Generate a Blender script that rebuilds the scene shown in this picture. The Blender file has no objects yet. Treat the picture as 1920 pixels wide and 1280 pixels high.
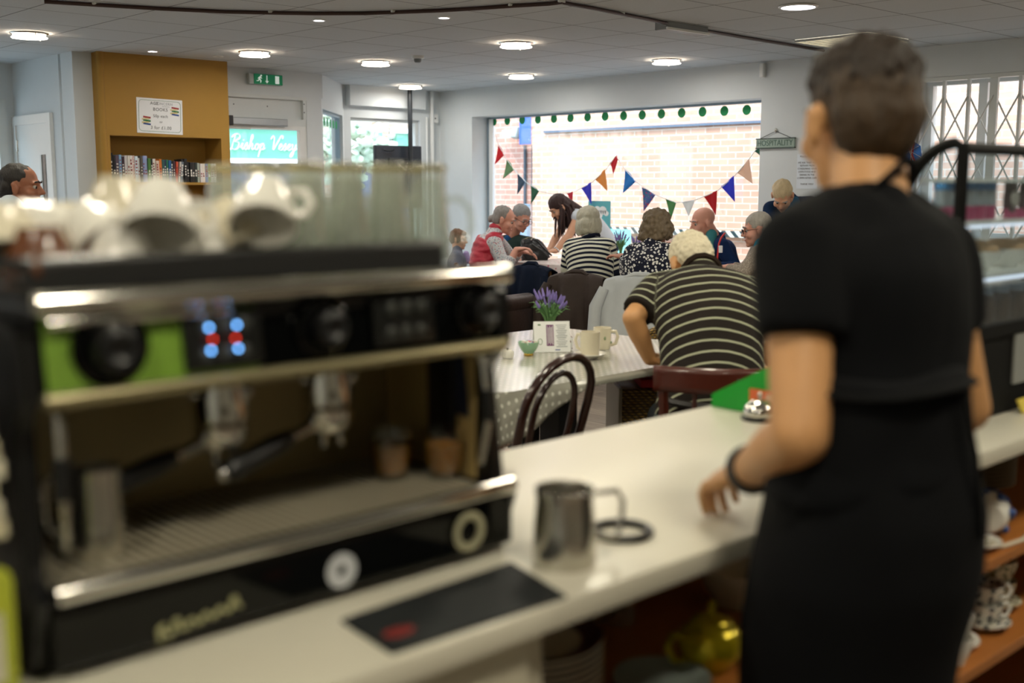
import bpy, bmesh, math, random
from mathutils import Vector, Matrix, noise
R = math.radians
random.seed(7)
S = bpy.context.scene
COL = S.collection

# ------------------------------------------------------------------ camera
PITCH, YAW, EYE = R(7.873), R(43.1), 1.42
cam = bpy.data.cameras.new('camera')
cam.sensor_width = 36.0
cam.lens = 2125.0 / 1920.0 * 36.0
cam.clip_start = 0.05
cam.clip_end = 300
cam.dof.use_dof = True
cam.dof.focus_distance = 7.0
cam.dof.aperture_fstop = 2.1
cam.dof.aperture_blades = 0
camo = bpy.data.objects.new('camera', cam)
COL.objects.link(camo)
camo.location = (0, 0, EYE)
camo.rotation_euler = (R(90) - PITCH, 0, -YAW)
S.camera = camo

# ------------------------------------------------------------------ view, world, sun
S.view_settings.view_transform = 'Standard'
S.view_settings.look = 'None'
S.view_settings.gamma = 1.0
S.view_settings.use_curve_mapping = False
S.view_settings.exposure = 0.0
W = bpy.data.worlds.new('sky')
S.world = W
W.use_nodes = True
bg = W.node_tree.nodes['Background']
bg.inputs['Color'].default_value = (0.60, 0.82, 1.0, 1)
bg.inputs['Strength'].default_value = 7.6
sun = bpy.data.lights.new('sun', 'SUN')
sun.energy = 5.0
sun.angle = R(3)
sun.color = (1.0, 0.94, 0.86)
suno = bpy.data.objects.new('sun', sun)
COL.objects.link(suno)
suno.rotation_euler = Vector((0.42, 0.34, -0.84)).to_track_quat('-Z', 'Y').to_euler()
for nm, loc, size, rot in (('window_portal_right', (9.3, 8.0, 1.32), (3.9, 1.75), (0, R(90), 0)),
                           ('window_portal_grille', (9.3, 3.3, 1.6), (2.6, 1.3), (0, R(90), 0)),
                           ('window_portal_back', (7.9, 11.0, 1.2), (1.0, 1.8), (R(-90), 0, 0)),
                           ('window_portal_left', (1.1, 11.1, 1.2), (5.3, 1.8), (R(-90), 0, 0))):
    l = bpy.data.lights.new(nm, 'AREA')
    l.shape = 'RECTANGLE'
    if rot[1]:
        l.size, l.size_y = size[1], size[0]
    else:
        l.size, l.size_y = size
    l.cycles.is_portal = True
    o = bpy.data.objects.new(nm, l)
    o.location, o.rotation_euler = loc, rot
    COL.objects.link(o)

# ------------------------------------------------------------------ room frame: X and Y run along the walls, camera stands at x=y=0
def vray(px, py):
    a, b = math.cos(YAW), math.sin(YAW)
    cp, sp = math.cos(PITCH), math.sin(PITCH)
    u, v = (px - 960) / 2125.0, (640 - py) / 2125.0
    r, f, z = u, cp + v * sp, -sp + v * cp
    return Vector((r * a + f * b, -r * b + f * a, z))
EYEV = Vector((0, 0, EYE))
def pt(px, py, d): return EYEV + vray(px, py) * d
def onz(px, py, z):
    r = vray(px, py); return EYEV + r * ((z - EYE) / r.z)
def onx(px, py, x):
    r = vray(px, py); return EYEV + r * (x / r.x)
def ony(px, py, y):
    r = vray(px, py); return EYEV + r * (y / r.y)
FWD = Vector((math.sin(YAW), math.cos(YAW), 0))
RGT = Vector((math.cos(YAW), -math.sin(YAW), 0))
UP = Vector((0, 0, 1))

# ------------------------------------------------------------------ mesh building
class MB:
    def __init__(s):
        s.bm = bmesh.new(); s.mi = 0; s.k = 0
    def _tag(s, n0):
        s.bm.faces.ensure_lookup_table()
        for f in s.bm.faces[n0:]: f.material_index = s.mi
    def box(s, c, d, rz=0.0, rot=None, bev=0.0, seg=2):
        n0 = len(s.bm.faces); s.k += 1
        d = [x + .00012 * (s.k % 9) for x in d]
        m = Matrix.Translation(c) @ (rot.to_4x4() if rot is not None else Matrix.Rotation(rz, 4, 'Z')) @ Matrix.Diagonal((d[0], d[1], d[2], 1))
        g = bmesh.ops.create_cube(s.bm, size=1.0, matrix=m)
        if bev > 0:
            es = list({e for v in g['verts'] for e in v.link_edges})
            bmesh.ops.bevel(s.bm, geom=es, offset=min(bev, min(d) * 0.45), segments=seg, affect='EDGES', profile=0.5)
        s._tag(n0); return s
    def bb(s, a, b, bev=0.0):
        a, b = Vector(a), Vector(b)
        return s.box((a + b) / 2, [abs(x) for x in (b - a)], bev=bev)
    def ball(s, c, r, rot=None, u=16, v=10):
        if not hasattr(r, '__len__'): r = (r, r, r)
        n0 = len(s.bm.faces)
        m = Matrix.Translation(c) @ (rot.to_4x4() if rot is not None else Matrix.Identity(4)) @ Matrix.Diagonal((r[0], r[1], r[2], 1))
        bmesh.ops.create_uvsphere(s.bm, u_segments=u, v_segments=v, radius=1.0, matrix=m)
        s._tag(n0); return s
    def cone(s, p0, p1, r0, r1=None, seg=18):
        p0, p1 = Vector(p0), Vector(p1)
        if r1 is None: r1 = r0
        d = p1 - p0
        n0 = len(s.bm.faces)
        m = Matrix.Translation((p0 + p1) / 2) @ d.to_track_quat('Z', 'Y').to_matrix().to_4x4()
        bmesh.ops.create_cone(s.bm, cap_ends=True, segments=seg, radius1=max(r0, 1e-5), radius2=max(r1, 1e-5), depth=d.length, matrix=m)
        s._tag(n0); return s
    def cap(s, p0, p1, r0, r1=None, u=14, v=9):
        if r1 is None: r1 = r0
        s.ball(p0, r0, u=u, v=v); s.ball(p1, r1, u=u, v=v)
        if (Vector(p1) - Vector(p0)).length > 1e-4: s.cone(p0, p1, r0, r1, seg=u)
        return s
    def tube(s, pts, r, seg=8, closed=False, flat=1.0):
        pts = [Vector(p) for p in pts]; n = len(pts)
        rs = r if hasattr(r, '__len__') else [r] * n
        n0 = len(s.bm.faces); rings = []; prev = None
        for i, p in enumerate(pts):
            if closed: t = pts[(i + 1) % n] - pts[i - 1]
            else: t = pts[min(i + 1, n - 1)] - pts[max(i - 1, 0)]
            t.normalize()
            if prev is None:
                a = t.orthogonal().normalized()
                if abs(t.z) < 0.9: a = t.cross(UP).normalized()
            else:
                a = prev - t * prev.dot(t)
                a = a.normalized() if a.length > 1e-6 else t.orthogonal().normalized()
            prev = a; b = t.cross(a)
            rings.append([s.bm.verts.new(p + a * (math.cos(k * 2 * math.pi / seg) * rs[i]) + b * (math.sin(k * 2 * math.pi / seg) * rs[i] * flat)) for k in range(seg)])
        m = n if closed else n - 1
        for i in range(m):
            A, B = rings[i], rings[(i + 1) % n]
            for k in range(seg):
                s.bm.faces.new((A[k], A[(k + 1) % seg], B[(k + 1) % seg], B[k]))
        if not closed:
            s.bm.faces.new(list(reversed(rings[0]))); s.bm.faces.new(rings[-1])
        s._tag(n0); return s
    def lathe(s, prof, c=(0, 0, 0), seg=28, rot=None):
        c = Vector(c); n0 = len(s.bm.faces); rings = []
        for r, z in prof:
            ring = []
            if r < 1e-5:
                v = Vector((0, 0, z)); ring = [s.bm.verts.new(c + (rot @ v if rot is not None else v))]
            else:
                for k in range(seg):
                    a = 2 * math.pi * k / seg
                    v = Vector((r * math.cos(a), r * math.sin(a), z))
                    ring.append(s.bm.verts.new(c + (rot @ v if rot is not None else v)))
            rings.append(ring)
        for A, B in zip(rings, rings[1:]):
            for k in range(seg):
                if len(A) == 1 and len(B) == 1: continue
                if len(A) == 1: s.bm.faces.new((A[0], B[(k + 1) % seg], B[k]))
                elif len(B) == 1: s.bm.faces.new((A[k], A[(k + 1) % seg], B[0]))
                else: s.bm.faces.new((A[k], A[(k + 1) % seg], B[(k + 1) % seg], B[k]))
        s._tag(n0); return s
    def prism(s, poly, h, m=None):
        """polygon in the local xy plane, extruded along local z by h, then moved by matrix m"""
        n0 = len(s.bm.faces)
        m = m or Matrix.Identity(4)
        lo = [s.bm.verts.new(m @ Vector((x, y, 0))) for x, y in poly]
        hi = [s.bm.verts.new(m @ Vector((x, y, h))) for x, y in poly]
        n = len(poly)
        s.bm.faces.new(list(reversed(lo))); s.bm.faces.new(hi)
        for i in range(n): s.bm.faces.new((lo[i], lo[(i + 1) % n], hi[(i + 1) % n], hi[i]))
        s._tag(n0); return s
    def sheet(s, f, nu, nv):
        n0 = len(s.bm.faces)
        g = [[s.bm.verts.new(f(i / nu, j / nv)) for j in range(nv + 1)] for i in range(nu + 1)]
        for i in range(nu):
            for j in range(nv): s.bm.faces.new((g[i][j], g[i + 1][j], g[i + 1][j + 1], g[i][j + 1]))
        s._tag(n0); return s
    def loft(s, rings, seg=24):
        """closed skin over elliptical sections: (centre, rx, ry, right axis, forward axis)"""
        n0 = len(s.bm.faces); R_ = []
        for c, rx, ry, a, b in rings:
            R_.append([s.bm.verts.new(Vector(c) + a * (rx * math.cos(2 * math.pi * k / seg)) + b * (ry * math.sin(2 * math.pi * k / seg))) for k in range(seg)])
        for A, B in zip(R_, R_[1:]):
            for k in range(seg): s.bm.faces.new((A[k], A[(k + 1) % seg], B[(k + 1) % seg], B[k]))
        s.bm.faces.new(list(reversed(R_[0]))); s.bm.faces.new(R_[-1])
        s._tag(n0); return s
    def mesh(s, name):
        bmesh.ops.recalc_face_normals(s.bm, faces=s.bm.faces[:])
        me = bpy.data.meshes.new(name); s.bm.to_mesh(me); s.bm.free(); return me
    def obj(s, name, mat, parent=None, smooth=True, loc=None, solid=0.0):
        me = s.mesh(name)
        return link(name, me, mat, parent, smooth, loc, solid)

def link(name, me, mat, parent=None, smooth=True, loc=None, solid=0.0):
    o = bpy.data.objects.new(name, me); COL.objects.link(o)
    for m in (mat if isinstance(mat, (list, tuple)) else [mat]): me.materials.append(m)
    if parent is not None: o.parent = parent
    if loc is not None: o.location = loc
    if smooth:
        me.polygons.foreach_set('use_smooth', [True] * len(me.polygons))
        try: me.set_sharp_from_angle(angle=R(40))
        except Exception: pass
    if solid:
        md = o.modifiers.new('thickness', 'SOLIDIFY'); md.thickness = solid; md.offset = 0
    return o

def tag(o, label, cat, group=None, kind=None):
    o['label'] = label; o['category'] = cat
    if group: o['group'] = group
    if kind: o['kind'] = kind
    return o
def thing(name, label, cat, loc=(0, 0, 0), rz=0.0, group=None):
    o = bpy.data.objects.new(name, None); COL.objects.link(o)
    o.empty_display_size = 0.05
    o.location = loc; o.rotation_euler = (0, 0, rz)
    return tag(o, label, cat, group)
def struct(name, mb, mat, smooth=False):
    o = mb.obj(name, mat, None, smooth); o['kind'] = 'structure'; return o
def copy_tree(o, parent=None):
    c = o.copy(); COL.objects.link(c)
    if parent is not None: c.parent = parent
    for ch in list(o.children): copy_tree(ch, c)
    return c
def dup(o, loc, rz=0.0, label=None, rot=None):
    c = copy_tree(o); c.location = loc
    c.rotation_euler = rot if rot is not None else (0, 0, rz)
    if label: c['label'] = label
    return c
ORD = ['first', 'second', 'third', 'fourth', 'fifth', 'sixth', 'seventh', 'eighth', 'ninth', 'tenth', 'eleventh', 'twelfth', 'thirteenth', 'fourteenth', 'fifteenth', 'sixteenth', 'seventeenth', 'eighteenth', 'nineteenth', 'twentieth']
ORD += ['twenty-' + w for w in ORD[:9]] + ['thirtieth'] + ['thirty-' + w for w in ORD[:9]] + ['fortieth'] + ['forty-' + w for w in ORD[:9]]

def textmesh(name, body, size, loc, rot, parent, mat, shear=0.0, align='CENTER', ext=0.0004, space=1.0, sx=1.0):
    cu = bpy.data.curves.new(name, 'FONT')
    cu.body = body; cu.size = size; cu.shear = shear; cu.align_x = align; cu.align_y = 'CENTER'
    cu.extrude = ext; cu.space_character = space; cu.resolution_u = 3
    t = bpy.data.objects.new(name, cu); COL.objects.link(t)
    dg = bpy.context.evaluated_depsgraph_get()
    me = bpy.data.meshes.new_from_object(t.evaluated_get(dg))
    bpy.data.objects.remove(t); bpy.data.curves.remove(cu)
    o = link(name, me, mat, parent, False)
    o.location = loc; o.rotation_euler = rot; o.scale = (sx, 1, 1)
    return o
FACE_NY = (R(90), 0, 0)            # reads when looking along +Y
FACE_NX = (R(90), 0, R(-90))       # reads when looking along +X

# ------------------------------------------------------------------ materials
def lin(h):
    h = h.lstrip('#'); out = []
    for i in (0, 2, 4):
        c = int(h[i:i + 2], 16) / 255
        out.append(c / 12.92 if c <= 0.04045 else ((c + 0.055) / 1.055) ** 2.4)
    return tuple(out) + (1.0,)
MATS = {}
def N(t, typ, **kw):
    n = t.nodes.new(typ)
    for k, v in kw.items(): setattr(n, k, v)
    return n
def base(name):
    m = bpy.data.materials.new(name); m.use_nodes = True
    t = m.node_tree; b = t.nodes['Principled BSDF']
    return m, t, b
def mat(name, col, rough=0.5, metal=0.0, var=0.08, scale=12.0, bump=0.0, bscale=60.0, coat=0.0, spec=None, stretch=None, sheen=0.0):
    """plain procedural surface: base colour with a noise variation and an optional bump"""
    if name in MATS: return MATS[name]
    m, t, b = base(name); c = lin(col)
    tc = N(t, 'ShaderNodeTexCoord'); mp = N(t, 'ShaderNodeMapping')
    if stretch: mp.inputs['Scale'].default_value = stretch
    t.links.new(tc.outputs['Object'], mp.inputs['Vector'])
    no = N(t, 'ShaderNodeTexNoise'); no.inputs['Scale'].default_value = scale; no.inputs['Detail'].default_value = 4
    t.links.new(mp.outputs[0], no.inputs['Vector'])
    mx = N(t, 'ShaderNodeMix', data_type='RGBA')
    mx.inputs['A'].default_value = tuple(x * (1 - var) for x in c[:3]) + (1,)
    mx.inputs['B'].default_value = tuple(min(1, x * (1 + var)) for x in c[:3]) + (1,)
    t.links.new(no.outputs['Fac'], mx.inputs['Factor']); t.links.new(mx.outputs['Result'], b.inputs['Base Color'])
    b.inputs['Roughness'].default_value = rough; b.inputs['Metallic'].default_value = metal
    b.inputs['Coat Weight'].default_value = coat
    if spec is not None: b.inputs['Specular IOR Level'].default_value = spec
    if sheen: b.inputs['Sheen Weight'].default_value = sheen
    if bump:
        n2 = N(t, 'ShaderNodeTexNoise'); n2.inputs['Scale'].default_value = bscale; n2.inputs['Detail'].default_value = 3
        t.links.new(mp.outputs[0], n2.inputs['Vector'])
        bp = N(t, 'ShaderNodeBump'); bp.inputs['Strength'].default_value = bump; bp.inputs['Distance'].default_value = 0.01
        t.links.new(n2.outputs['Fac'], bp.inputs['Height']); t.links.new(bp.outputs[0], b.inputs['Normal'])
    MATS[name] = m; return m
def glow(name, col, strength):
    if name in MATS: return MATS[name]
    m, t, b = base(name)
    b.inputs['Base Color'].default_value = lin(col); b.inputs['Emission Color'].default_value = lin(col)
    b.inputs['Emission Strength'].default_value = strength
    MATS[name] = m; return m
def pane(name, tint='#ffffff', gloss=0.06, edge=0.0):
    """thin glass: see-through with a fresnel reflection"""
    if name in MATS: return MATS[name]
    m = bpy.data.materials.new(name); m.use_nodes = True; t = m.node_tree
    t.nodes.remove(t.nodes['Principled BSDF']); out = t.nodes['Material Output']
    tr = N(t, 'ShaderNodeBsdfTransparent'); tr.inputs['Color'].default_value = lin(tint)
    gl = N(t, 'ShaderNodeBsdfGlossy'); gl.inputs['Roughness'].default_value = 0.02
    lw = N(t, 'ShaderNodeLayerWeight'); lw.inputs['Blend'].default_value = 0.25
    mr = N(t, 'ShaderNodeMapRange'); mr.inputs['To Min'].default_value = gloss; mr.inputs['To Max'].default_value = gloss + 0.25 + edge
    t.links.new(lw.outputs['Facing'], mr.inputs['Value'])
    mx = N(t, 'ShaderNodeMixShader')
    t.links.new(mr.outputs[0], mx.inputs[0]); t.links.new(tr.outputs[0], mx.inputs[1]); t.links.new(gl.outputs[0], mx.inputs[2])
    t.links.new(mx.outputs[0], out.inputs['Surface'])
    MATS[name] = m; return m
def math_(t, op, a, b=None, c=None):
    n = N(t, 'ShaderNodeMath', operation=op)
    for i, v in enumerate((a, b, c)):
        if v is None: continue
        if isinstance(v, (int, float)): n.inputs[i].default_value = v
        else: t.links.new(v, n.inputs[i])
    return n.outputs[0]
def mixc(t, fac, a, b):
    mx = N(t, 'ShaderNodeMix', data_type='RGBA')
    if isinstance(fac, (int, float)): mx.inputs['Factor'].default_value = fac
    else: t.links.new(fac, mx.inputs['Factor'])
    for k, v in (('A', a), ('B', b)):
        if isinstance(v, tuple): mx.inputs[k].default_value = v
        else: t.links.new(v, mx.inputs[k])
    return mx.outputs['Result']
def attr(t, name): return N(t, 'ShaderNodeAttribute', attribute_name=name).outputs['Fac']
def stripes(name, cols, period, duty, rough=0.85, a='u', wob=0.0):
    """woven stripes that follow the garment (attribute u = metres along the body or sleeve)"""
    m, t, b = base(name)
    u = attr(t, a)
    f = math_(t, 'FRACT', math_(t, 'DIVIDE', u, period))
    k = math_(t, 'LESS_THAN', f, duty)
    t.links.new(mixc(t, k, lin(cols[0]), lin(cols[1])), b.inputs['Base Color'])
    b.inputs['Roughness'].default_value = rough; b.inputs['Specular IOR Level'].default_value = 0.2
    MATS[name] = m; return m
def dots(name, bgc, fg, pitch, r, rough=0.6, jitter=0.0, uv=('pu', 'pv')):
    m, t, b = base(name)
    fu = math_(t, 'SUBTRACT', math_(t, 'FRACT', math_(t, 'DIVIDE', attr(t, uv[0]), pitch)), 0.5)
    fv = math_(t, 'SUBTRACT', math_(t, 'FRACT', math_(t, 'DIVIDE', attr(t, uv[1]), pitch)), 0.5)
    d = math_(t, 'SQRT', math_(t, 'ADD', math_(t, 'MULTIPLY', fu, fu), math_(t, 'MULTIPLY', fv, fv)))
    k = math_(t, 'LESS_THAN', d, r)
    t.links.new(mixc(t, k, lin(bgc), lin(fg)), b.inputs['Base Color'])
    b.inputs['Roughness'].default_value = rough
    MATS[name] = m; return m
def cells(name, bgc, fgs, scale, thr, rough=0.7, rnd=1.0):
    """scattered printed spots of one or more colours"""
    m, t, b = base(name)
    tc = N(t, 'ShaderNodeTexCoord'); vo = N(t, 'ShaderNodeTexVoronoi'); vo.inputs['Scale'].default_value = scale
    vo.inputs['Randomness'].default_value = rnd
    t.links.new(tc.outputs['Object'], vo.inputs['Vector'])
    k = math_(t, 'LESS_THAN', vo.outputs['Distance'], thr)
    c = lin(fgs[0])
    if len(fgs) > 1:
        sp = N(t, 'ShaderNodeSeparateColor'); t.links.new(vo.outputs['Color'], sp.inputs[0])
        c = mixc(t, math_(t, 'LESS_THAN', sp.outputs[0], 0.5), lin(fgs[0]), lin(fgs[1]))
    t.links.new(mixc(t, k, lin(bgc), c), b.inputs['Base Color'])
    b.inputs['Roughness'].default_value = rough; b.inputs['Specular IOR Level'].default_value = 0.25
    MATS[name] = m; return m

M_WALL = mat('wall_paint', '#d6dcde', 0.75, var=0.02, bump=0.03, bscale=120)
M_WHITE = mat('white_gloss_paint', '#e6e8e6', 0.35, var=0.02)
M_FRAME = mat('white_frame', '#d5dad9', 0.4, var=0.03)
M_MUSTARD = mat('mustard_paint', '#a67d30', 0.7, var=0.04, bump=0.03, bscale=120)
M_BLACK = mat('black_plastic', '#0b0b0c', 0.35, var=0.1)
M_BLACKG = mat('black_gloss', '#050606', 0.1, var=0.1, spec=.35)
M_CHROME = mat('chrome', '#d8d6d0', 0.12, 1.0, var=0.03)
M_STEEL = mat('brushed_steel', '#cbc8c0', 0.24, 1.0, var=0.06, stretch=(1, 1, 30))
M_SLATE = mat('dark_grey_metal', '#2b2f33', 0.4, 0.3, var=0.08)
M_PORC = mat('white_porcelain', '#e9e7df', 0.15, var=0.02, coat=0.3)
M_CREAM = mat('cream_porcelain', '#ded6bf', 0.15, var=0.03, coat=0.3)
M_TERRA = mat('terracotta_glaze', '#6b3a17', 0.2, var=0.15, coat=0.3)
M_PAPER = mat('paper', '#eceeee', 0.8, var=0.02)
M_INK = mat('black_ink', '#1a1a1c', 0.7)
M_GREY_INK = mat('grey_ink', '#9aa0a3', 0.7)
M_DKWOOD = mat('dark_bentwood', '#2a1009', 0.22, var=0.25, scale=30, stretch=(1, 1, 6), coat=0.4)
M_BRWOOD = mat('red_brown_wood', '#4b1c10', 0.3, var=0.2, scale=30, coat=0.3)
M_PINE = mat('orange_pine_shelf', '#a9682c', 0.45, var=0.2, scale=9, stretch=(1, 14, 14))
M_OAK = mat('oak_panel', '#7a5a34', 0.5, var=0.2, scale=9, stretch=(14, 1, 1))
M_GLASS = pane('window_glass')
def milky(name):
    m = pane(name, '#eef2f0', .10, .35); t = m.node_tree; out = t.nodes['Material Output']
    src = out.inputs['Surface'].links[0].from_socket
    df = N(t, 'ShaderNodeBsdfDiffuse'); df.inputs['Color'].default_value = lin('#e6e6dc')
    tl = N(t, 'ShaderNodeBsdfTranslucent'); tl.inputs['Color'].default_value = lin('#e6e6dc')
    a_ = N(t, 'ShaderNodeAddShader'); t.links.new(df.outputs[0], a_.inputs[0]); t.links.new(tl.outputs[0], a_.inputs[1])
    mx = N(t, 'ShaderNodeMixShader'); mx.inputs[0].default_value = .08
    t.links.new(src, mx.inputs[1]); t.links.new(a_.outputs[0], mx.inputs[2]); t.links.new(mx.outputs[0], out.inputs['Surface'])
    return m
M_TUMB = milky('drinking_glass')
M_SKIN = {k: mat('skin_' + k, c, 0.5, var=0.06, scale=30, bump=0.02, bscale=180) for k, c in
          dict(fair='#d9a586', pink='#d59a85', tan='#c49160', brown='#8f5a42').items()}
M_EYE = mat('eye_white', '#a8a29b', 0.2); M_IRIS = mat('iris', '#1c1512', 0.2); M_LIP = mat('lip', '#a85f55', 0.5)
M_GREEN_SIGN = mat('sign_green', '#0f7a4c', 0.4)
M_LEAF = mat('leaf_green', '#5f8a52', 0.6, var=0.25)
M_LAV = mat('lavender_flower', '#7d6fb0', 0.7, var=0.2)
# ================================================================== SETTING
CEIL = 2.504
def plank_floor():
    m, t, b = base('plank_floor')
    tc = N(t, 'ShaderNodeTexCoord'); mp = N(t, 'ShaderNodeMapping'); mp.inputs['Rotation'].default_value = (0, 0, R(90))
    t.links.new(tc.outputs['Object'], mp.inputs['Vector'])
    br = N(t, 'ShaderNodeTexBrick'); br.offset = 0.37
    for k, v in (('Scale', 1.0), ('Brick Width', 1.3), ('Row Height', 0.16), ('Mortar Size', 0.002)): br.inputs[k].default_value = v
    br.inputs['Color1'].default_value = lin('#a3968a'); br.inputs['Color2'].default_value = lin('#857a70'); br.inputs['Mortar'].default_value = lin('#4f4339')
    t.links.new(mp.outputs[0], br.inputs['Vector'])
    m2 = N(t, 'ShaderNodeMapping'); m2.inputs['Scale'].default_value = (1.2, 22, 1); t.links.new(mp.outputs[0], m2.inputs['Vector'])
    no = N(t, 'ShaderNodeTexNoise'); no.inputs['Scale'].default_value = 3; no.inputs['Detail'].default_value = 6; t.links.new(m2.outputs[0], no.inputs['Vector'])
    r = N(t, 'ShaderNodeValToRGB'); r.color_ramp.elements[0].position = .35; r.color_ramp.elements[0].color = (.5, .46, .42, 1); r.color_ramp.elements[1].position = .65; r.color_ramp.elements[1].color = (1, 1, 1, 1)
    t.links.new(no.outputs['Fac'], r.inputs[0])
    mx = N(t, 'ShaderNodeMix', data_type='RGBA', blend_type='MULTIPLY'); mx.inputs['Factor'].default_value = .8
    t.links.new(br.outputs['Color'], mx.inputs['A']); t.links.new(r.outputs[0], mx.inputs['B']); t.links.new(mx.outputs['Result'], b.inputs['Base Color'])
    b.inputs['Roughness'].default_value = 0.35
    return m
def tile_ceiling():
    m, t, b = base('suspended_ceiling_tiles')
    tc = N(t, 'ShaderNodeTexCoord'); sp = N(t, 'ShaderNodeSeparateXYZ'); t.links.new(tc.outputs['Object'], sp.inputs[0])
    ks = []
    for o, off in ((sp.outputs[0], 0.37), (sp.outputs[1], 0.16)):
        f = math_(t, 'FRACT', math_(t, 'DIVIDE', math_(t, 'ADD', o, 12.0 - off), 0.6))
        ks.append(math_(t, 'LESS_THAN', math_(t, 'ABSOLUTE', math_(t, 'SUBTRACT', f, 0.5)), 0.491))
    inside = math_(t, 'MULTIPLY', ks[0], ks[1])
    no = N(t, 'ShaderNodeTexNoise'); no.inputs['Scale'].default_value = 140; no.inputs['Detail'].default_value = 3; t.links.new(tc.outputs['Object'], no.inputs['Vector'])
    body = mixc(t, no.outputs['Fac'], lin('#c2c7ca'), lin('#d3d8db'))
    t.links.new(mixc(t, inside, lin('#878b8e'), body), b.inputs['Base Color'])
    b.inputs['Roughness'].default_value = 0.95; b.inputs['Specular IOR Level'].default_value = 0.1
    bp = N(t, 'ShaderNodeBump'); bp.inputs['Strength'].default_value = .5; bp.inputs['Distance'].default_value = .01
    t.links.new(inside, bp.inputs['Height']); t.links.new(bp.outputs[0], b.inputs['Normal'])
    return m
def brickmat(name, c1, c2, mo, axis='YZ'):
    m, t, b = base(name)
    tc = N(t, 'ShaderNodeTexCoord'); sp = N(t, 'ShaderNodeSeparateXYZ'); t.links.new(tc.outputs['Object'], sp.inputs[0])
    cb = N(t, 'ShaderNodeCombineXYZ'); t.links.new(sp.outputs[1 if axis == 'YZ' else 0], cb.inputs[0]); t.links.new(sp.outputs[2], cb.inputs[1])
    br = N(t, 'ShaderNodeTexBrick')
    for k, v in (('Scale', 1.0), ('Brick Width', 0.225), ('Row Height', 0.075), ('Mortar Size', 0.006), ('Bias', 0.0)): br.inputs[k].default_value = v
    br.inputs['Color1'].default_value = lin(c1); br.inputs['Color2'].default_value = lin(c2); br.inputs['Mortar'].default_value = lin(mo)
    t.links.new(cb.outputs[0], br.inputs['Vector'])
    no = N(t, 'ShaderNodeTexNoise'); no.inputs['Scale'].default_value = 1.6; no.inputs['Detail'].default_value = 5; t.links.new(cb.outputs[0], no.inputs['Vector'])
    t.links.new(mixc(t, math_(t, 'MULTIPLY', no.outputs['Fac'], .5), br.outputs['Color'], lin('#d9c2ae')), b.inputs['Base Color'])
    b.inputs['Roughness'].default_value = 0.9
    return m
struct('floor', MB().bb((-2.2, -2.2, -0.1), (9.05, 11.0, 0)), plank_floor())
struct('ceiling', MB().bb((-2.2, -2.2, CEIL), (9.05, 11.0, CEIL + 0.3)), tile_ceiling())
XW = 8.70; XO = 9.05
w = MB()                                                     # wall on the window side, two openings
w.bb((XW, 9.97, 0), (XO, 11.0, CEIL)).bb((XW, 4.58, 0), (XO, 6.03, CEIL)).bb((XW, -2.2, 0), (XO, 2.1, CEIL))
w.bb((XW, 6.03, 0), (XO, 9.97, 0.42)).bb((XW, 6.03, 2.19), (XO, 9.97, CEIL))
w.bb((XW, 2.1, 0), (XO, 4.58, 0.98)).bb((XW, 2.1, 2.262), (XO, 4.58, CEIL))
struct('wall_right', w, M_WALL)
w = MB()                                                     # wall on the street side with the angled bay beside the door
YB = 10.55
w.bb((8.40, YB, 0), (XW, YB + .2, CEIL)).bb((7.30, YB, 2.16), (8.40, YB + .2, CEIL)).bb((7.30, YB, 0), (7.42, YB + .2, 2.16)).bb((7.42, YB, 0), (8.40, YB + .2, .35))
w.bb((7.36, YB - .09, 2.285), (8.42, YB, CEIL))              # bulkhead over the window
struct('wall_back', w, M_WALL)
w = MB(); a0 = Vector((6.44, 9.65, 0)); a1 = Vector((7.33, YB, 0)); ad = (a1 - a0).normalized(); an = Vector((-ad.y, ad.x, 0)); al = (a1 - a0).length
def abox(w, s0, s1, z0, z1, th=.12, off=0.0):
    c = a0 + ad * ((s0 + s1) / 2) + an * (th / 2 + off); c.z = (z0 + z1) / 2
    return w.box(c, (s1 - s0, th, z1 - z0), rz=math.atan2(ad.y, ad.x))
abox(w, 0, al, 2.17, CEIL); abox(w, 0, al, 0, .35); abox(w, 0, .07, .35, 2.17); abox(w, al - .07, al, .35, 2.17)
struct('wall_bay', w, M_WALL)
w = MB()
w.bb((5.21, 9.65, 2.265), (6.46, 9.85, CEIL)).bb((6.27, 9.65, 0), (6.44, 9.80, 2.265))
struct('wall_door_side', w, M_WALL)
w = MB()
w.bb((5.21, 9.66, 1.985), (6.27, 9.74, 2.05)).bb((5.21, 9.70, 2.05), (6.27, 9.74, 2.265)).bb((5.21, 9.645, 2.235), (6.27, 9.70, 2.265)).bb((6.235, 9.655, 2.05), (6.27, 9.70, 2.24))
struct('trim_1', w, M_FRAME)
w = MB()
for x, z in ((5.50, 2.17), (5.86, 2.165), (6.245, 2.20), (6.245, 2.12)): w.ball((x, 9.70 if x < 6 else 9.655, z), .006)
struct('trim_2', w, M_SLATE)
# mustard chimney breast with a book niche
w = MB(); NX0, NX1, NZ1, YF = 4.10, 5.125, 1.828, 9.28
w.bb((4.035, YF, NZ1), (5.21, 9.9, CEIL)).bb((4.035, YF, 0), (NX0, 9.9, NZ1)).bb((NX1, YF, 0), (5.21, 9.9, NZ1)).bb((NX0, 9.58, 0), (NX1, 9.9, NZ1))
w.cone((4.05, YF + .015, 0), (4.05, YF + .015, CEIL), .03, seg=24)
struct('wall_chimney', w, M_MUSTARD, True)
w = MB()
for z in (1.44, 1.05, .66, .27): w.bb((NX0, YF + .012, z - .022), (NX1, 9.58, z))
struct('trim_3', w, mat('mustard_shelf', '#a37b2e', .6))
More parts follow.
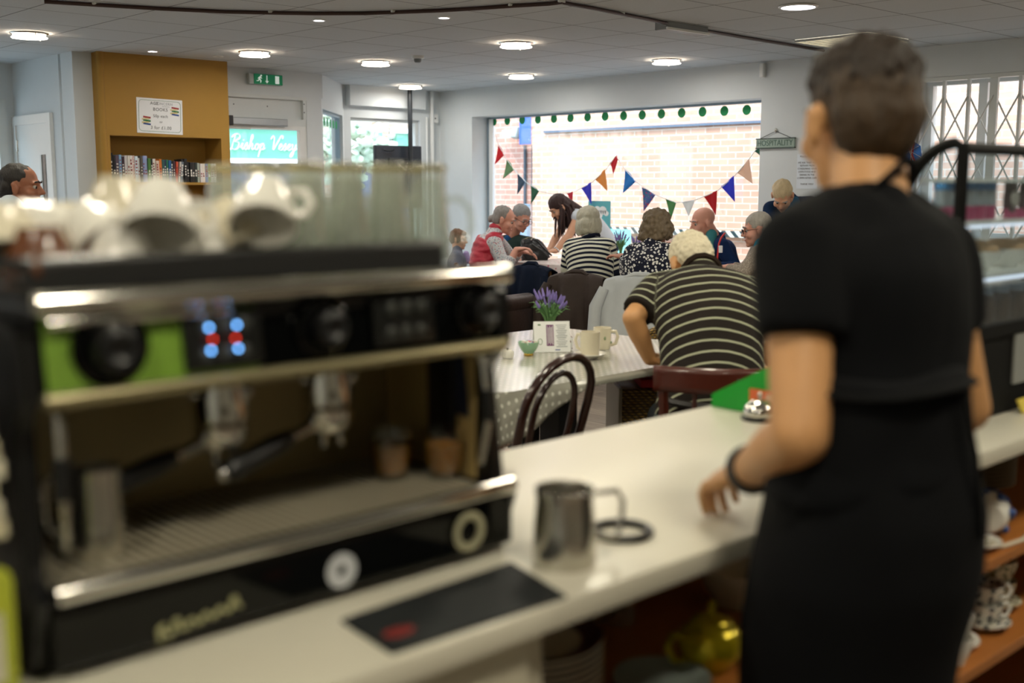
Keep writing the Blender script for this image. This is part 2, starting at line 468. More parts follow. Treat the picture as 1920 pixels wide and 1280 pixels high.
# white pier and left-hand wall with its door and window
w = MB()
w.bb((3.872, 9.42, 0), (4.035, 9.66, CEIL)).bb((3.90, 9.66, 0), (4.03, 9.71, CEIL)).bb((3.872, 9.71, 0), (4.03, 10.95, CEIL))
struct('wall_pier', w, M_WALL)
w = MB(); YL = 10.78
w.bb((-2.2, YL, 2.19), (3.872, YL + .2, CEIL)).bb((-2.2, YL, 0), (3.872, YL + .2, .3)).bb((3.80, YL, .3), (3.872, YL + .2, 2.19)).bb((-2.2, YL, .3), (-1.5, YL + .2, 2.19))  # unseen part of the opening extended leftwards to let in more daylight
struct('wall_left', w, M_WALL)
w = MB(); w.bb((-2.4, -2.2, 0), (-2.2, 11.0, CEIL))
struct('wall_far_left', w, M_WALL)
w = MB(); w.bb((-2.2, -2.4, 0), (9.05, -2.2, CEIL))
struct('wall_kitchen', w, mat('kitchen_wall', '#8d8a80', .7))
# white internal door
d = MB(); DX = 3.872
d.bb((DX - .03, 9.885, 0), (DX, 9.965, 2.03)).bb((DX - .03, 10.70, 0), (DX, 10.775, 2.03)).bb((DX - .03, 9.885, 1.95), (DX, 10.775, 2.03))
d.bb((DX - .012, 9.965, 0.01), (DX, 10.70, 1.95))
door1 = struct('door_1', d, M_WHITE)
o = MB().bb((DX - .016, 10.06, 1.0), (DX - .010, 10.16, 1.68)).obj('vision_panel', mat('dark_glass', '#10141a', .1), door1, False)
o = MB().bb((DX - .022, 10.14, 1.0), (DX - .010, 10.17, 1.68)).obj('glazing_bead', M_FRAME, door1, False)
o = MB().cone((DX - .016, 10.70, 1.72), (DX - .016, 10.70, 1.82), .012).obj('hinge', M_STEEL, door1)
# glazed street door
d = MB()
d.bb((6.195, 9.665, 0.0), (6.27, 9.72, 1.985)).bb((5.21, 9.665, 1.945), (6.27, 9.72, 1.985)).bb((5.21, 9.665, 0), (6.27, 9.72, .18))
door2 = struct('door_2', d, M_WHITE)
MB().bb((5.21, 9.69, .18), (6.195, 9.696, 1.945)).obj('glass', M_GLASS, door2, False)
c = thing('door_closer', 'silver door closer bar across the top of the glazed street door', 'door closer', (5.5, 9.64, 2.0))
MB().bb((-.06, -.03, -.022), (.53, .0, .045), bev=.006).obj('housing', mat('anodised_aluminium', '#a9adaf', .35, .7), c, False)
MB().bb((-.16, -.035, -.03), (-.06, .02, .06), bev=.006).obj('end_cap', M_BLACK, c, False)
MB().bb((-.14, .0, -.062), (.14, .02, -.045)).obj('arm', M_STEEL, c, False)
# big window: frame, glass
f = MB(); GX = 8.95; WY0, WY1, WZ0, WZ1 = 6.03, 9.97, .42, 2.19
f.bb((GX - .02, WY1 - .045, WZ0), (GX + .03, WY1, WZ1)).bb((GX - .02, WY0, WZ0), (GX + .03, WY0 + .03, WZ1)).bb((GX - .02, WY0, WZ1 - .022), (GX + .03, WY1, WZ1)).bb((GX - .02, WY0, WZ0), (GX + .03, WY1, WZ0 + .05))
win1 = struct('window_1', f, mat('grey_window_frame', '#8fa3b0', .4))
MB().bb((GX, WY0 + .03, WZ0 + .05), (GX + .008, WY1 - .045, WZ1 - .022)).obj('glass', M_GLASS, win1, False)
MB().bb((XW - .03, WY0 - .02, WZ0 - .03), (GX - .02, WY1 + .02, WZ0)).obj('sill', M_WHITE, win1, False)
MB().bb((GX - .028, WY1 - .105, WZ0 + .05), (GX - .012, WY1 - .045, WZ1 - .022)).obj('white_bead', M_WHITE, win1, False)
# window behind the folding grille
f = MB(); GY0, GY1, GZ0, GZ1 = 2.1, 4.58, .98, 2.262
for y in (GY0 + .03, 3.28, 4.10, GY1 - .03): f.bb((8.90, y - .035, GZ0), (8.97, y + .035, GZ1))
f.bb((8.90, GY0, GZ1 - .05), (8.97, GY1, GZ1)).bb((8.90, GY0, GZ0), (8.97, GY1, GZ0 + .06))
win2 = struct('window_2', f, M_FRAME)
MB().bb((8.935, GY0, GZ0), (8.942, GY1, GZ1)).obj('glass', M_GLASS, win2, False)
# bay and back windows; left window widened out of view to brighten the room
f = MB(); abox(f, .07, .10, .35, 2.17, .05, .03); abox(f, al - .10, al - .07, .35, 2.17, .05, .03); abox(f, .07, al - .07, 2.14, 2.17, .05, .03); abox(f, .07, al - .07, .35, .39, .05, .03)
win3 = struct('window_3', f, mat('grey_window_frame', '', 0))
g = MB(); abox(g, .10, al - .10, .39, 2.14, .006, .05); g.obj('glass', M_GLASS, win3, False)
f = MB()
f.bb((7.42, YB + .04, .35), (7.455, YB + .1, 2.16)).bb((8.365, YB + .04, .35), (8.40, YB + .1, 2.16)).bb((7.42, YB + .04, 2.125), (8.40, YB + .1, 2.16)).bb((7.42, YB + .04, .35), (8.40, YB + .1, .39))
win4 = struct('window_4', f, M_FRAME)
MB().bb((7.455, YB + .06, .39), (8.365, YB + .066, 2.125)).obj('glass', M_GLASS, win4, False)
f = MB()
f.bb((3.72, YL - .02, .3), (3.80, YL + .1, 2.19)).bb((-1.5, YL + .02, 2.14), (3.80, YL + .1, 2.19)).bb((-1.5, YL + .02, .3), (3.80, YL + .1, .36)).bb((2.0, YL + .02, .3), (2.07, YL + .1, 2.19)).bb((.25, YL + .02, .3), (.32, YL + .1, 2.19)).bb((-1.5, YL + .02, .3), (-1.43, YL + .1, 2.19))
win5 = struct('window_5', f, M_FRAME)
MB().bb((-1.43, YL + .06, .36), (3.72, YL + .066, 2.14)).obj('glass', M_GLASS, win5, False)
struct('trim_4', MB().cone((8.56, YB - .03, 0), (8.56, YB - .03, CEIL), .022).cone((8.48, YB - .03, 2.2), (8.48, YB - .03, 0), .012), M_WHITE, True)

# ------------------------------------------------------------------ outside
struct('ground', MB().bb((-20, 11.0, -.16), (45, 60, -.06)).bb((9.05, -12, -.16), (45, 11.0, -.06)), mat('pavement', '#8d8d8b', .9, var=.1, scale=3))
BX = 11.2
M_BRICK = brickmat('pale_red_brick', '#cf9c84', '#bd8870', '#d6ccc2')
M_BRICK2 = brickmat('street_brick', '#a5826c', '#8c6c58', '#b9ad9f', 'XZ')
struct('wall_alley', MB().bb((BX, -6, -.06), (BX + .4, 11.55, 4.6)), M_BRICK)
struct('wall_alley_end', MB().bb((BX + .25, 11.55, -.06), (BX + .5, 12.9, 4.6)), brickmat('end_brick', '#b7776b', '#a9695d', '#c7b4a9'))
tag(MB().bb((BX - .035, 6.0, 2.125), (BX, 11.3, 2.155)).obj('cable_run', mat('lead_grey', '#5d6a7c', .6), None, False), 'thin dark cable run along the outside brick wall', 'cable')
p = MB()
for y in (11.62, 11.78, 11.93): p.cone((BX + .22, y, 0), (BX + .22, y, 1.98), .022 if y > 11.9 else .012)
tag(p.obj('drain_pipes', mat('pipe_paint', '#4a5560', .5)), 'grey drain pipes on the red brick pier outside the window', 'pipe')
s = thing('blue_wall_sign', 'blue sign board with a white ring on the brick wall outside', 'sign', (BX - .02, 11.66, 2.2))
MB().bb((-.03, -.11, -.22), (0, .11, .26), bev=.01).obj('board', mat('sign_blue', '#3a63c4', .4), s, False)
ar = [Vector((-.034, -.10 + .13 * math.cos(a), .20 + .14 * math.sin(a))) for a in [R(100 + 8 * i) for i in range(11)]]
MB().tube(ar, .014, 6).obj('white_ring', M_WHITE, s)
s = thing('floodlight', 'grey floodlight on a bracket on the brick pier outside', 'lamp', (BX + .1, 11.94, 2.15))
MB().box((-.05, 0, 0), (.1, .12, .16), rot=Matrix.Rotation(R(20), 3, 'Y'), bev=.02).obj('lamp_head', mat('floodlight_grey', '#8d999c', .5), s)
MB().cone((0, 0, .0), (.15, 0, .02), .02).obj('bracket', M_SLATE, s)
tag(MB().bb((BX + .1, 12.03, 2.09), (BX + .16, 12.29, 2.2), bev=.008).obj('white_wall_box', M_WHITE, None, False), 'small white box high on the pier outside the window', 'box')
tag(MB().bb((BX - .10, 11.56, .6), (BX - .02, 11.76, 1.15), bev=.01).obj('meter_cabinet', mat('blue_grey_cabinet', '#7893a8', .5), None, False), 'blue grey meter cabinet on the alley brick wall', 'cabinet')
def hazard():
    m, t, b = base('hazard_tape')
    tc = N(t, 'ShaderNodeTexCoord'); sp = N(t, 'ShaderNodeSeparateXYZ'); t.links.new(tc.outputs['Object'], sp.inputs[0])
    f = math_(t, 'FRACT', math_(t, 'DIVIDE', math_(t, 'ADD', math_(t, 'SUBTRACT', sp.outputs[2], sp.outputs[1]), 40.0), 0.13))
    t.links.new(mixc(t, math_(t, 'LESS_THAN', f, .5), lin('#e4e2d2'), lin('#1f3a42')), b.inputs['Base Color']); return m
tag(MB().bb((BX - .06, 7.0, .80), (BX - .02, 10.4, .875)).obj('hazard_rail', hazard(), None, False), 'black and cream striped hazard rail outside the big window', 'rail')
tag(MB().bb((BX - .32, 9.45, -.06), (BX - .3, 9.85, .86)).obj('turquoise_board', mat('turquoise_board', '#7fd0cd', .6), None, False), 'turquoise board standing in the alley beyond the window', 'board')
# shops across the street
YS = 17.0
w = MB()
w.bb((4.0, YS + .1, -.06), (9.3, YS + 3, 7)).bb((9.3, YS + .12, 2.42), (20, YS + 3, 7)).bb((11.2, YS + .1, -.06), (11.75, YS + 3, 2.42)).bb((12.55, YS + .05, -.06), (12.85, YS + 3, 2.6))
w.bb((9.3, YS + 1.2, -.06), (20, YS + 3, 2.42)).bb((-12, YS + .1, -.06), (4.0, YS + 3, 6))
struct('wall_street', w, M_BRICK2)
sh = thing('shop_sign', 'long green shop fascia with white script across the street', 'sign', (10.2, YS, 2.07))
M_GREEN = mat('shop_green', '#5a9a80', .45, var=.12, scale=1.2)
MB().bb((-1.0, -.05, -.22), (.86, .05, .29)).obj('board', M_GREEN, sh, False)
MB().bb((-1.05, -.09, .29), (.90, .08, .34)).bb((-1.05, -.09, -.30), (.90, .08, -.22)).obj('cornice', M_WHITE, sh, False)
# white script, drawn as brush strokes
def script(strokes, sc, ox, oz, y):
    mb = MB()
    for st in strokes:
        P = [Vector((ox + (x + .22 * z) * sc, y, oz + z * sc)) for x, z in st]
        Q = []
        for i in range(len(P) - 1):
            p0, p1, p2, p3 = P[max(i - 1, 0)], P[i], P[i + 1], P[min(i + 2, len(P) - 1)]
            for k in range(5):
                u = k / 5; u2 = u * u; u3 = u2 * u
                Q.append(.5 * ((2 * p1) + (p2 - p0) * u + (2 * p0 - 5 * p1 + 4 * p2 - p3) * u2 + (3 * p1 - p0 - 3 * p2 + p3) * u3))
        Q.append(P[-1]); n = len(Q)
        mb.tube(Q, [.016 * (.75 + .5 * math.sin(i * .7) ** 2) * sc / .27 for i in range(n)], 6, flat=.35)
    return mb
LET = {
 'B': ([[(.25, 1.0), (.18, .5), (.1, .0), (0, .05)], [(.0, .8), (.2, 1.02), (.55, 1.0), (.6, .75), (.25, .55), (.6, .45), (.6, .1), (.35, -.03), (.12, .08)]], .78),
 'i': ([[(0, .1), (.12, .42), (.12, .12), (.2, .0), (.3, .12)], [(.15, .62), (.17, .66)]], .3),
 's': ([[(0, .1), (.16, .46), (.2, .36), (.24, .1), (.14, -.02), (.04, .06)], [(.2, .02), (.32, .12)]], .33),
 'h': ([[(0, .1), (.2, .7), (.2, 1.0), (.12, .9), (.06, .0)], [(.06, .1), (.2, .42), (.3, .36), (.28, .08), (.36, .0), (.46, .12)]], .47),
 'o': ([[(.2, .42), (.06, .3), (.08, .04), (.22, .0), (.3, .2), (.22, .42), (.3, .34), (.42, .36)]], .4),
 'p': ([[(0, .1), (.12, .42), (.08, .0), (.02, -.5)], [(.1, .2), (.22, .44), (.34, .34), (.3, .06), (.16, .02), (.3, .02), (.46, .12)]], .5),
 'V': ([[(-.1, .75), (.02, .98), (.14, .9), (.18, .5), (.22, .02), (.5, .6), (.72, 1.02), (.86, .94), (.8, .8)]], .62),
 'e': ([[(0, .1), (.2, .24), (.26, .38), (.16, .44), (.06, .28), (.1, .04), (.24, .0), (.36, .12)]], .36),
 'y': ([[(0, .36), (.08, .42), (.1, .12), (.2, .02), (.32, .2), (.36, .42), (.28, .0), (.16, -.42), (.02, -.46), (.08, -.2), (.3, .0), (.5, .16)]], .5)}
st = []; x = 0.0
for ch in 'Bishop Vesey':
    if ch == ' ': x += .42; continue
    ss, wd = LET[ch]
    st += [[(x + a, b) for a, b in s] for s in ss]; x += wd
sc = 1.28 / x
script(st, sc, -.69, -.07, -.056).obj('lettering', mat('sign_white', '#f4f6f2', .5), sh)
s2 = thing('green_shopfront', 'green shop fascia with white capitals seen through the back window', 'sign', (13.6, YS - .06, 2.1))
MB().bb((-.7, -.05, -.35), (3.0, .05, .26)).obj('board', M_GREEN, s2, False)
MB().bb((-.75, -.1, .26), (3.0, .08, .33)).obj('cornice', M_WHITE, s2, False)
textmesh('lettering', 'REF', .2, (-.12, -.056, 0.06), FACE_NY, s2, mat('sign_white', '', 0), align='LEFT', ext=.002)
s3 = thing('pale_green_fascia', 'pale green shop fascia between two brick pillars across the street', 'sign', (12.15, YS - .08, 2.1))
MB().bb((-.45, .0, -.25), (.45, .13, .26)).obj('board', mat('pale_shop_green', '#79b9a5', .5), s3, False)
MB().bb((-.4, -.03, .26), (.4, .08, .31)).obj('cornice', M_WHITE, s3, False)
f = MB()
for x0, x1 in ((9.3, 11.1), (11.8, 12.5), (12.9, 16.5)):
    f.bb((x0, YS + .1, -.06), (x1, YS + .2, 1.76))
tag(f.obj('shop_windows', mat('dark_blue_shopfront', '#3c4f72', .25, var=.3, scale=1.5), None, False), 'dark blue shopfront glazing across the street under the fascias', 'shopfront')
def tree(x, y, h, label):
    t = thing('street_tree', label, 'tree', (x, y, -.06))
    MB().cone((0, 0, 0), (0, 0, h * .6), .12, .07).obj('trunk', mat('bark', '#5a4a3c', .9), t)
    mb = MB(); rg = random.Random(int(x * 10))
    for i in range(420):
        v = Vector((rg.gauss(0, .26), rg.gauss(0, .26), rg.gauss(0, .26))) * h * .36
        c = Vector((0, 0, h * .72)) + v
        d = Vector((rg.uniform(-1, 1), rg.uniform(-1, 1), rg.uniform(-1, 1))).normalized()
        q = d.to_track_quat('Z', 'Y').to_matrix()
        mb.ball(c, (.11, .07, .015), rot=q, u=6, v=4)
    mb.obj('foliage', mat('street_leaves', '#b9c9b4', .7, var=.3), t)
tree(10.55, 15.0, 2.9, 'leafy street tree seen through the bay and back windows')

# ------------------------------------------------------------------ fittings on walls and ceiling
lamp_i = 0
def ceiling_lamp(x, y, label, r=.125, drop=True, e=9.0, power=8, col=(1, .95, .88)):
    t = thing('ceiling_lamp', label, 'ceiling lamp', (x, y, CEIL), group='round lamps in the tiled ceiling')
    MB().lathe([(r * .98, 0), (r * 1.06, -.004), (r * 1.0, -.012), (r * .9, -.012), (r * .9, 0)]).obj('bezel', M_CHROME if drop else M_WHITE, t)
    em = glow('lamp_diffuser', '#fff4e4', e)
    if drop:
        MB().lathe([(0, -.012), (r * .88, -.012), (r * .9, -.016)]).obj('bulb_plate', em, t)
        MB().lathe([(r * .99, -.030), (r * 1.0, -.033), (r * .99, -.036), (0, -.036)]).obj('glass_disc', glow('lamp_glass_disc', '#fff6ea', 5.0), t)
        for k in range(3):
            a = R(30 + 120 * k); MB().cone((r * .93 * math.cos(a), r * .93 * math.sin(a), -.002), (r * .93 * math.cos(a), r * .93 * math.sin(a), -.044), .005, seg=8).obj('standoff', M_CHROME, t)
    else:
        MB().lathe([(r * .9, -.006), (r * .6, -.002), (0, -.001)]).obj('bulb_plate', glow('recess_diffuser', '#f6f0ff', 7.0), t)
    l = bpy.data.lights.new('lamp_light', 'AREA'); l.shape = 'DISK'; l.size = r * 2; l.energy = power; l.color = col
    o = bpy.data.objects.new('lamp_light', l); o.parent = t; o.location = (0, 0, -.06); COL.objects.link(o)
    return t
for x, y, s in ((3.20, 8.52, 'left of the mustard chimney breast'), (4.99, 8.435, 'above the mustard chimney breast'), (6.156, 8.35, 'in front of the bay, left of the smoke detector'),
                (7.89, 10.07, 'by the top of the black pole'), (6.153, 6.53, 'largest drop disc in the middle of the ceiling'), (7.948, 8.36, 'in the middle, close to the window wall corner'), (7.938, 6.5, 'just above the row of green window dots')):
    ceiling_lamp(x, y, 'round frosted ceiling lamp ' + s)
ceiling_lamp(6.168, 4.026, 'recessed round ceiling lamp above the gap beside the barista', r=.115, drop=False, power=8)
for x, y in ((4.4, 4.1), (2.6, 4.1), (4.4, 2.0), (2.6, 2.1), (.8, 2.1), (.9, .1), (2.6, .0), (-.8, .2), (-.8, 2.0), (4.4, .1), (1.0, 4.2), (1.0, 6.2), (2.6, 6.3), (6.2, 2.0), (6.2, .2)):  # extra lamps out of view, added to light the counter and near room
    ceiling_lamp(x, y, 'added unseen round ceiling lamp over the serving side of the cafe', power=15, col=(1, .92, .72))
def spot(x, y, label, lit=True):
    t = thing('downlight', label, 'downlight', (x, y, CEIL), group='small downlights')
    MB().lathe([(.046, 0), (.046, -.006), (.036, -.008), (.034, 0)]).obj('bezel', M_WHITE, t)
    MB().lathe([(.034, -.003), (0, -.003)]).obj('bulb', glow('spot_bulb', '#fff2f4', 12.0) if lit else M_SLATE, t)
spot(4.355, 6.53, 'small lit downlight on the ceiling left of the rail'); spot(4.885, 5.87, 'small lit downlight on the ceiling near the middle')
spot(4.35, 8.95, 'small lit downlight right above the mustard chimney breast'); spot(4.93, 8.93, 'small unlit downlight at the right end of the chimney breast', False)
t = thing('smoke_detector', 'white smoke detector hanging from the ceiling tiles', 'smoke detector', (6.167, 7.765, CEIL))
MB().lathe([(0, 0), (.055, 0), (.055, -.018), (.048, -.024), (0, -.024)]).obj('base', M_WHITE, t)
MB().lathe([(.034, -.024), (.030, -.045), (.022, -.055), (0, -.056)]).obj('sensor_head', mat('detector_grey', '#7d8488', .5), t)
t = thing('curtain_rail', 'dark curved curtain rail fixed under the ceiling tiles', 'rail', (5, 5, CEIL))
RP = [onz(x, y, CEIL - .014) for x, y in ((83, 3), (180, 9), (297, 16), (420, 22), (510, 24), (590, 25.3), (680, 25), (740, 23), (820, 20), (890, 16), (960, 11), (1030, 7), (1053, 4), (1070, 8), (1110, 15), (1165, 26), (1215, 36), (1262, 46), (1320, 57), (1400, 71), (1480, 84), (1545, 95))]
b0 = Vector((5, 5, CEIL))
MB().tube([p - b0 for p in RP], .012, 8).obj('track', mat('rail_brown', '#3c2521', .35), t)
for i in (1, 4, 7, 10, 12, 15, 18): MB().box(RP[i] - b0 + Vector((0, 0, .006)), (.05, .02, .016), bev=.003).obj('bracket', M_FRAME, t, False)
t = thing('ceiling_box', 'grey rectangular control box beside the curtain rail on the ceiling', 'box', (6.3, 5.03, CEIL), R(0))
MB().bb((-.23, -.05, -.055), (.23, .05, 0), bev=.006).obj('housing', mat('box_grey', '#8f9396', .5), t, False)
MB().bb((-.23, -.062, -.055), (.23, -.05, -.04)).obj('white_strip', M_WHITE, t, False)
t = thing('louvre_light', 'square louvred ceiling light behind the head of the barista', 'ceiling light', (7.87, 4.66, CEIL))
MB().bb((-.3, -.3, -.004), (.3, .3, 0)).obj('diffuser', glow('louvre_glow', '#fff6dd', 1.6), t, False)
g = MB()
for i in range(9): g.bb((-.3 + i * .075 - .004, -.3, -.02), (-.3 + i * .075 + .004, .3, -.003)); g.bb((-.3, -.3 + i * .075 - .004, -.02), (.3, -.3 + i * .075 + .004, -.003))
g.obj('louvre', M_CHROME, t, False)
t = thing('exit_sign', 'green emergency exit sign with running figure above the street door', 'sign', (5.79, 9.64, 2.405))
MB().bb((-.185, -.055, -.05), (.175, 0, .05), bev=.008).obj('housing', mat('clear_housing', '#b9c4c4', .2), t, False)
MB().bb((-.135, -.062, -.047), (.172, -.05, .047), bev=.003).obj('green_panel', glow('exit_green', '#0d8a5c', .12), t, False)
wm = glow('exit_white', '#e8f4ee', .35)
r = MB(); yy = -.064
def flat(mb, pts): mb.prism(pts, .002, Matrix(((1, 0, 0, 0), (0, 0, -1, yy + .001), (0, 1, 0, 0), (0, 0, 0, 1))))
r.ball((-.062, yy, .032), (.009, .002, .009))
flat(r, [(-.078, .022), (-.066, .026), (-.074, .0), (-.086, -.002)]); flat(r, [(-.098, .006), (-.08, .022), (-.074, .020), (-.092, .0)])
flat(r, [(-.068, .02), (-.052, .008), (-.056, .004), (-.072, .012)]); flat(r, [(-.086, -.002), (-.074, .0), (-.060, -.014), (-.066, -.034), (-.072, -.034), (-.070, -.016)])
flat(r, [(-.088, .0), (-.080, -.004), (-.092, -.020), (-.112, -.020), (-.112, -.015), (-.094, -.014)])
r.obj('running_figure', wm, t, False)
a = MB(); flat(a, [(-.004, .036), (.004, .036), (.004, -.014), (.018, -.014), (0, -.036), (-.018, -.014), (-.004, -.014)]); a.obj('arrow', wm, t, False)
a = MB(); flat(a, [(.09, .036), (.132, .034), (.132, -.036), (.09, -.036)]); a.obj('doorway', wm, t, False)
t = thing('books_poster', 'white paper notice about book prices pinned above the niche', 'poster', (4.55, YF, 2.0))
t.rotation_euler = (0, R(1.2), 0)
MB().bb((-.208, -.004, -.147), (.208, -.001, .147)).obj('sheet', M_PAPER, t, False)
rp = []
for cx, cz, a0_ in ((.16, .10, 0), (-.16, .10, 90), (-.16, -.10, 180), (.16, -.10, 270)):
    rp += [Vector((cx + .03 * math.cos(R(a0_ + 15 * k)), -.005, cz + .03 * math.sin(R(a0_ + 15 * k)))) for k in range(7)]
MB().tube(rp, .0016, 4, closed=True).obj('green_border', mat('border_green', '#3f7a4f', .7), t)
for body, sz, x, z, mt in (('AGE', .036, -.05, .105, M_INK), ('CONCERN', .032, .035, .105, M_GREY_INK), ('BIRMINGHAM', .010, .055, .083, M_GREY_INK), ('BOOKS', .038, .005, .055, M_INK), ('50p each', .034, .005, .0, M_INK), ('or', .028, .008, -.048, M_INK), ('3 for £1.00', .038, .008, -.098, M_INK)):
    textmesh('lettering', body, sz, (x, -.0046, z), FACE_NY, t, mt, ext=.0003, space=1.1)
for cx, cz in ((.135, .05), (-.125, -.04)):
    for k, c in enumerate(('#2b4a8c', '#d8c88a', '#2f7a4a', '#dcd0a0', '#a02428')):
        MB().box((cx + .006 * (-1) ** k, -.0055, cz - .03 + .014 * k), (.066, .003, .013), rot=Matrix.Rotation(R(6 * (-1) ** k), 3, 'Y')).obj('book_picture', mat('print_' + c[1:], c, .7), t, False)
# hospitality sign
t = thing('hospitality_sign', 'weathered grey wooden sign reading hospitality hung from a hook', 'sign', (XW - .012, 5.86, 1.785), R(-90))
MB().bb((-.2, -.008, -.042), (.2, .008, .042), bev=.003).obj('board', mat('weathered_board', '#9db0a6', .8, var=.12, scale=30), t, False)
MB().bb((-.204, -.010, .036), (.204, .009, .046)).bb((-.204, -.010, -.046), (.204, .009, -.036)).obj('edge_strip', mat('dark_edge', '#4f5d58', .7), t, False)
textmesh('lettering', 'HOSPITALITY', .072, (0, -.010, .0), (R(90), 0, 0), t, mat('sign_ink', '#4c6a5e', .7), ext=.0006, sx=.86)
MB().tube([(-.17, 0, .04), (-.08, 0, .075), (0, 0, .105), (.08, 0, .075), (.17, 0, .04)], .0025, 6).obj('wire', M_SLATE, t)
MB().ball((0, 0, .112), (.012, .01, .02)).obj('hook', M_CHROME, t)
t = thing('polite_notice', 'white laminated notice in capitals on the wall behind the barista', 'notice', (XW - .003, 5.53, 1.535), R(-90))
MB().bb((-.105, -.001, -.15), (.105, .001, .15)).obj('sheet', mat('laminate', '#dfe7ef', .3), t, False)
for k, s in enumerate(('POLITE NOTICE', '', 'WE ASK THAT YOU', 'REFRAIN FROM', 'CONSUMING YOUR', 'OWN FOOD AND', 'DRINKS IN THE', 'COMMUNITEA CAFE', '', 'THANK YOU!')):
    if s: textmesh('lettering', s, .0215, (0, -.0016, .128 - .0265 * k), (R(90), 0, 0), t, M_INK, ext=.0003)
# sensor, junction box, pole
tag(MB().bb((XW - .05, 5.985, 2.365), (XW, 6.03, 2.488), bev=.01).obj('wall_sensor', M_WHITE, None, False), 'narrow white alarm sensor at the top right of the big window', 'sensor')
t = thing('junction_box', 'small white switch box on the wall left of the big window', 'switch', (8.60, YB, 2.19))
MB().bb((-.05, -.04, -.05), (.05, 0, .05), bev=.008).obj('housing', M_WHITE, t, False); MB().ball((0, -.042, 0), .008).obj('button', M_SLATE, t)
tag(MB().cone((8.10, 10.35, 0), (8.10, 10.35, CEIL), .026, seg=20).obj('black_pole', M_SLATE), 'black metal pole from floor to ceiling by the back window', 'pole')
t = thing('display_screen', 'dark display screen seen from behind in the back window', 'screen', (7.99, 10.42, 1.5))
MB().bb((-.33, 0, -.35), (.33, .05, .36), bev=.01).obj('casing', mat('navy_casing', '#1d2630', .45), t, False)
MB().bb((-.16, -.03, -.2), (.1, 0, .22), bev=.006).obj('rear_cover', M_SLATE, t, False)
MB().tube([(-.22, -.01, .31), (-.2, -.02, .30), (-.1, -.02, .30), (-.08, -.01, .31)], .008, 6).obj('carry_handle', M_BLACK, t)
MB().bb((.07, -.043, -.05), (.15, 0, .05)).obj('pole_bracket', M_SLATE, t, False)
# folding grille in front of the right-hand window
t = thing('folding_grille', 'white folding security grille of crossed bars over the right window', 'grille', (8.74, 3.34, .98))
ys = [1.2 - .2 * i for i in range(13)]
for i, y in enumerate(ys):
    k = .030 if i in (3, 9) else .011
    MB().bb((-.015, y - k, 0), (.015, y + k, 1.27)).obj('upright', M_FRAME, t, False)
for i in range(12):
    if i in (): continue
    g = MB()
    for z0 in (-.04, .34, .72):
        for s in (1, -1):
            ya, yb = ys[i], ys[i + 1]
            zz = (z0, z0 + .38) if s > 0 else (z0 + .38, z0)
            g.tube([(-.018 * s, ya, zz[0] + .02), (-.018 * s, yb, zz[1] + .02)], .007, 6)
    g.obj('lattice', M_FRAME, t)
MB().bb((-.03, -1.225, 1.25), (.03, 1.225, 1.28)).bb((-.03, -1.225, .003), (.03, 1.225, .03)).obj('track', M_FRAME, t, False)
t = thing('vertical_blind', 'brown vertical blind drawn to the right side of the grille window', 'blind', (8.88, 3.5, 1.05))
for i in range(9): MB().box((0, -.05 - i * .09, .57), (.09, .004, 1.14), rz=R(25)).obj('slat', mat('blind_brown', '#9c7462', .8, var=.1), t, False)
# union flag rosette and pom-pom
t = thing('paper_flag', 'pleated paper union flag fan beside the grille', 'flag', (XW - .01, 4.61, 1.665), R(-90))
M_FR, M_FB, M_FW = mat('flag_red', '#c22a35', .7), mat('flag_blue', '#2f6fc0', .7), mat('flag_white', '#eef0f4', .7)
def fan(mb, x0, x1, z0, z1, y): mb.bb((x0, y - .002, z0), (x1, y, z1))
rot_ = Matrix.Rotation(R(-28), 4, 'Y')
f = MB(); f.prism([(0, -.12), (.10, -.11), (.135, .0), (.10, .06), (.0, .13), (-.04, .0)], .004, rot_ @ Matrix(((1, 0, 0, 0), (0, 0, -1, 0), (0, 1, 0, 0), (0, 0, 0, 1)))); f.obj('blue_field', M_FB, t, False)
for nm, mt, wd, y in (('white_cross', M_FW, .026, -.006), ('red_cross', M_FR, .014, -.009)):
    f = MB()
    for a, b in (((.04, -.115), (.05, .09)), ((-.035, .01), (.125, .005)), ((-.015, .09), (.105, -.09)), ((.0, -.10), (.10, .055))):
        f.tube([rot_ @ Vector((a[0], y, a[1])), rot_ @ Vector((b[0], y, b[1]))], wd / 2, 4, flat=.1)
    f.obj(nm, mt, t, False)
t = thing('paper_pompom', 'bright blue paper pompom flower beside the union flag fan', 'decoration', (XW - .05, 4.72, 1.66))
f = MB(); rg = random.Random(3)
for i in range(150):
    d = Vector((rg.uniform(-1, .2), rg.uniform(-1, 1), rg.uniform(-1, 1))).normalized()
    f.ball(d * .07, (.022, .014, .006), rot=d.to_track_quat('X', 'Z').to_matrix(), u=6, v=4)
f.ball((0, 0, 0), (.04, .075, .085))
f.obj('petals', mat('pompom_blue', '#2a9bd0', .7, var=.2), t)
MB().ball((-.08, .0, -.01), .014).obj('yellow_centre', mat('pompom_yellow', '#c8b23a', .7), t)
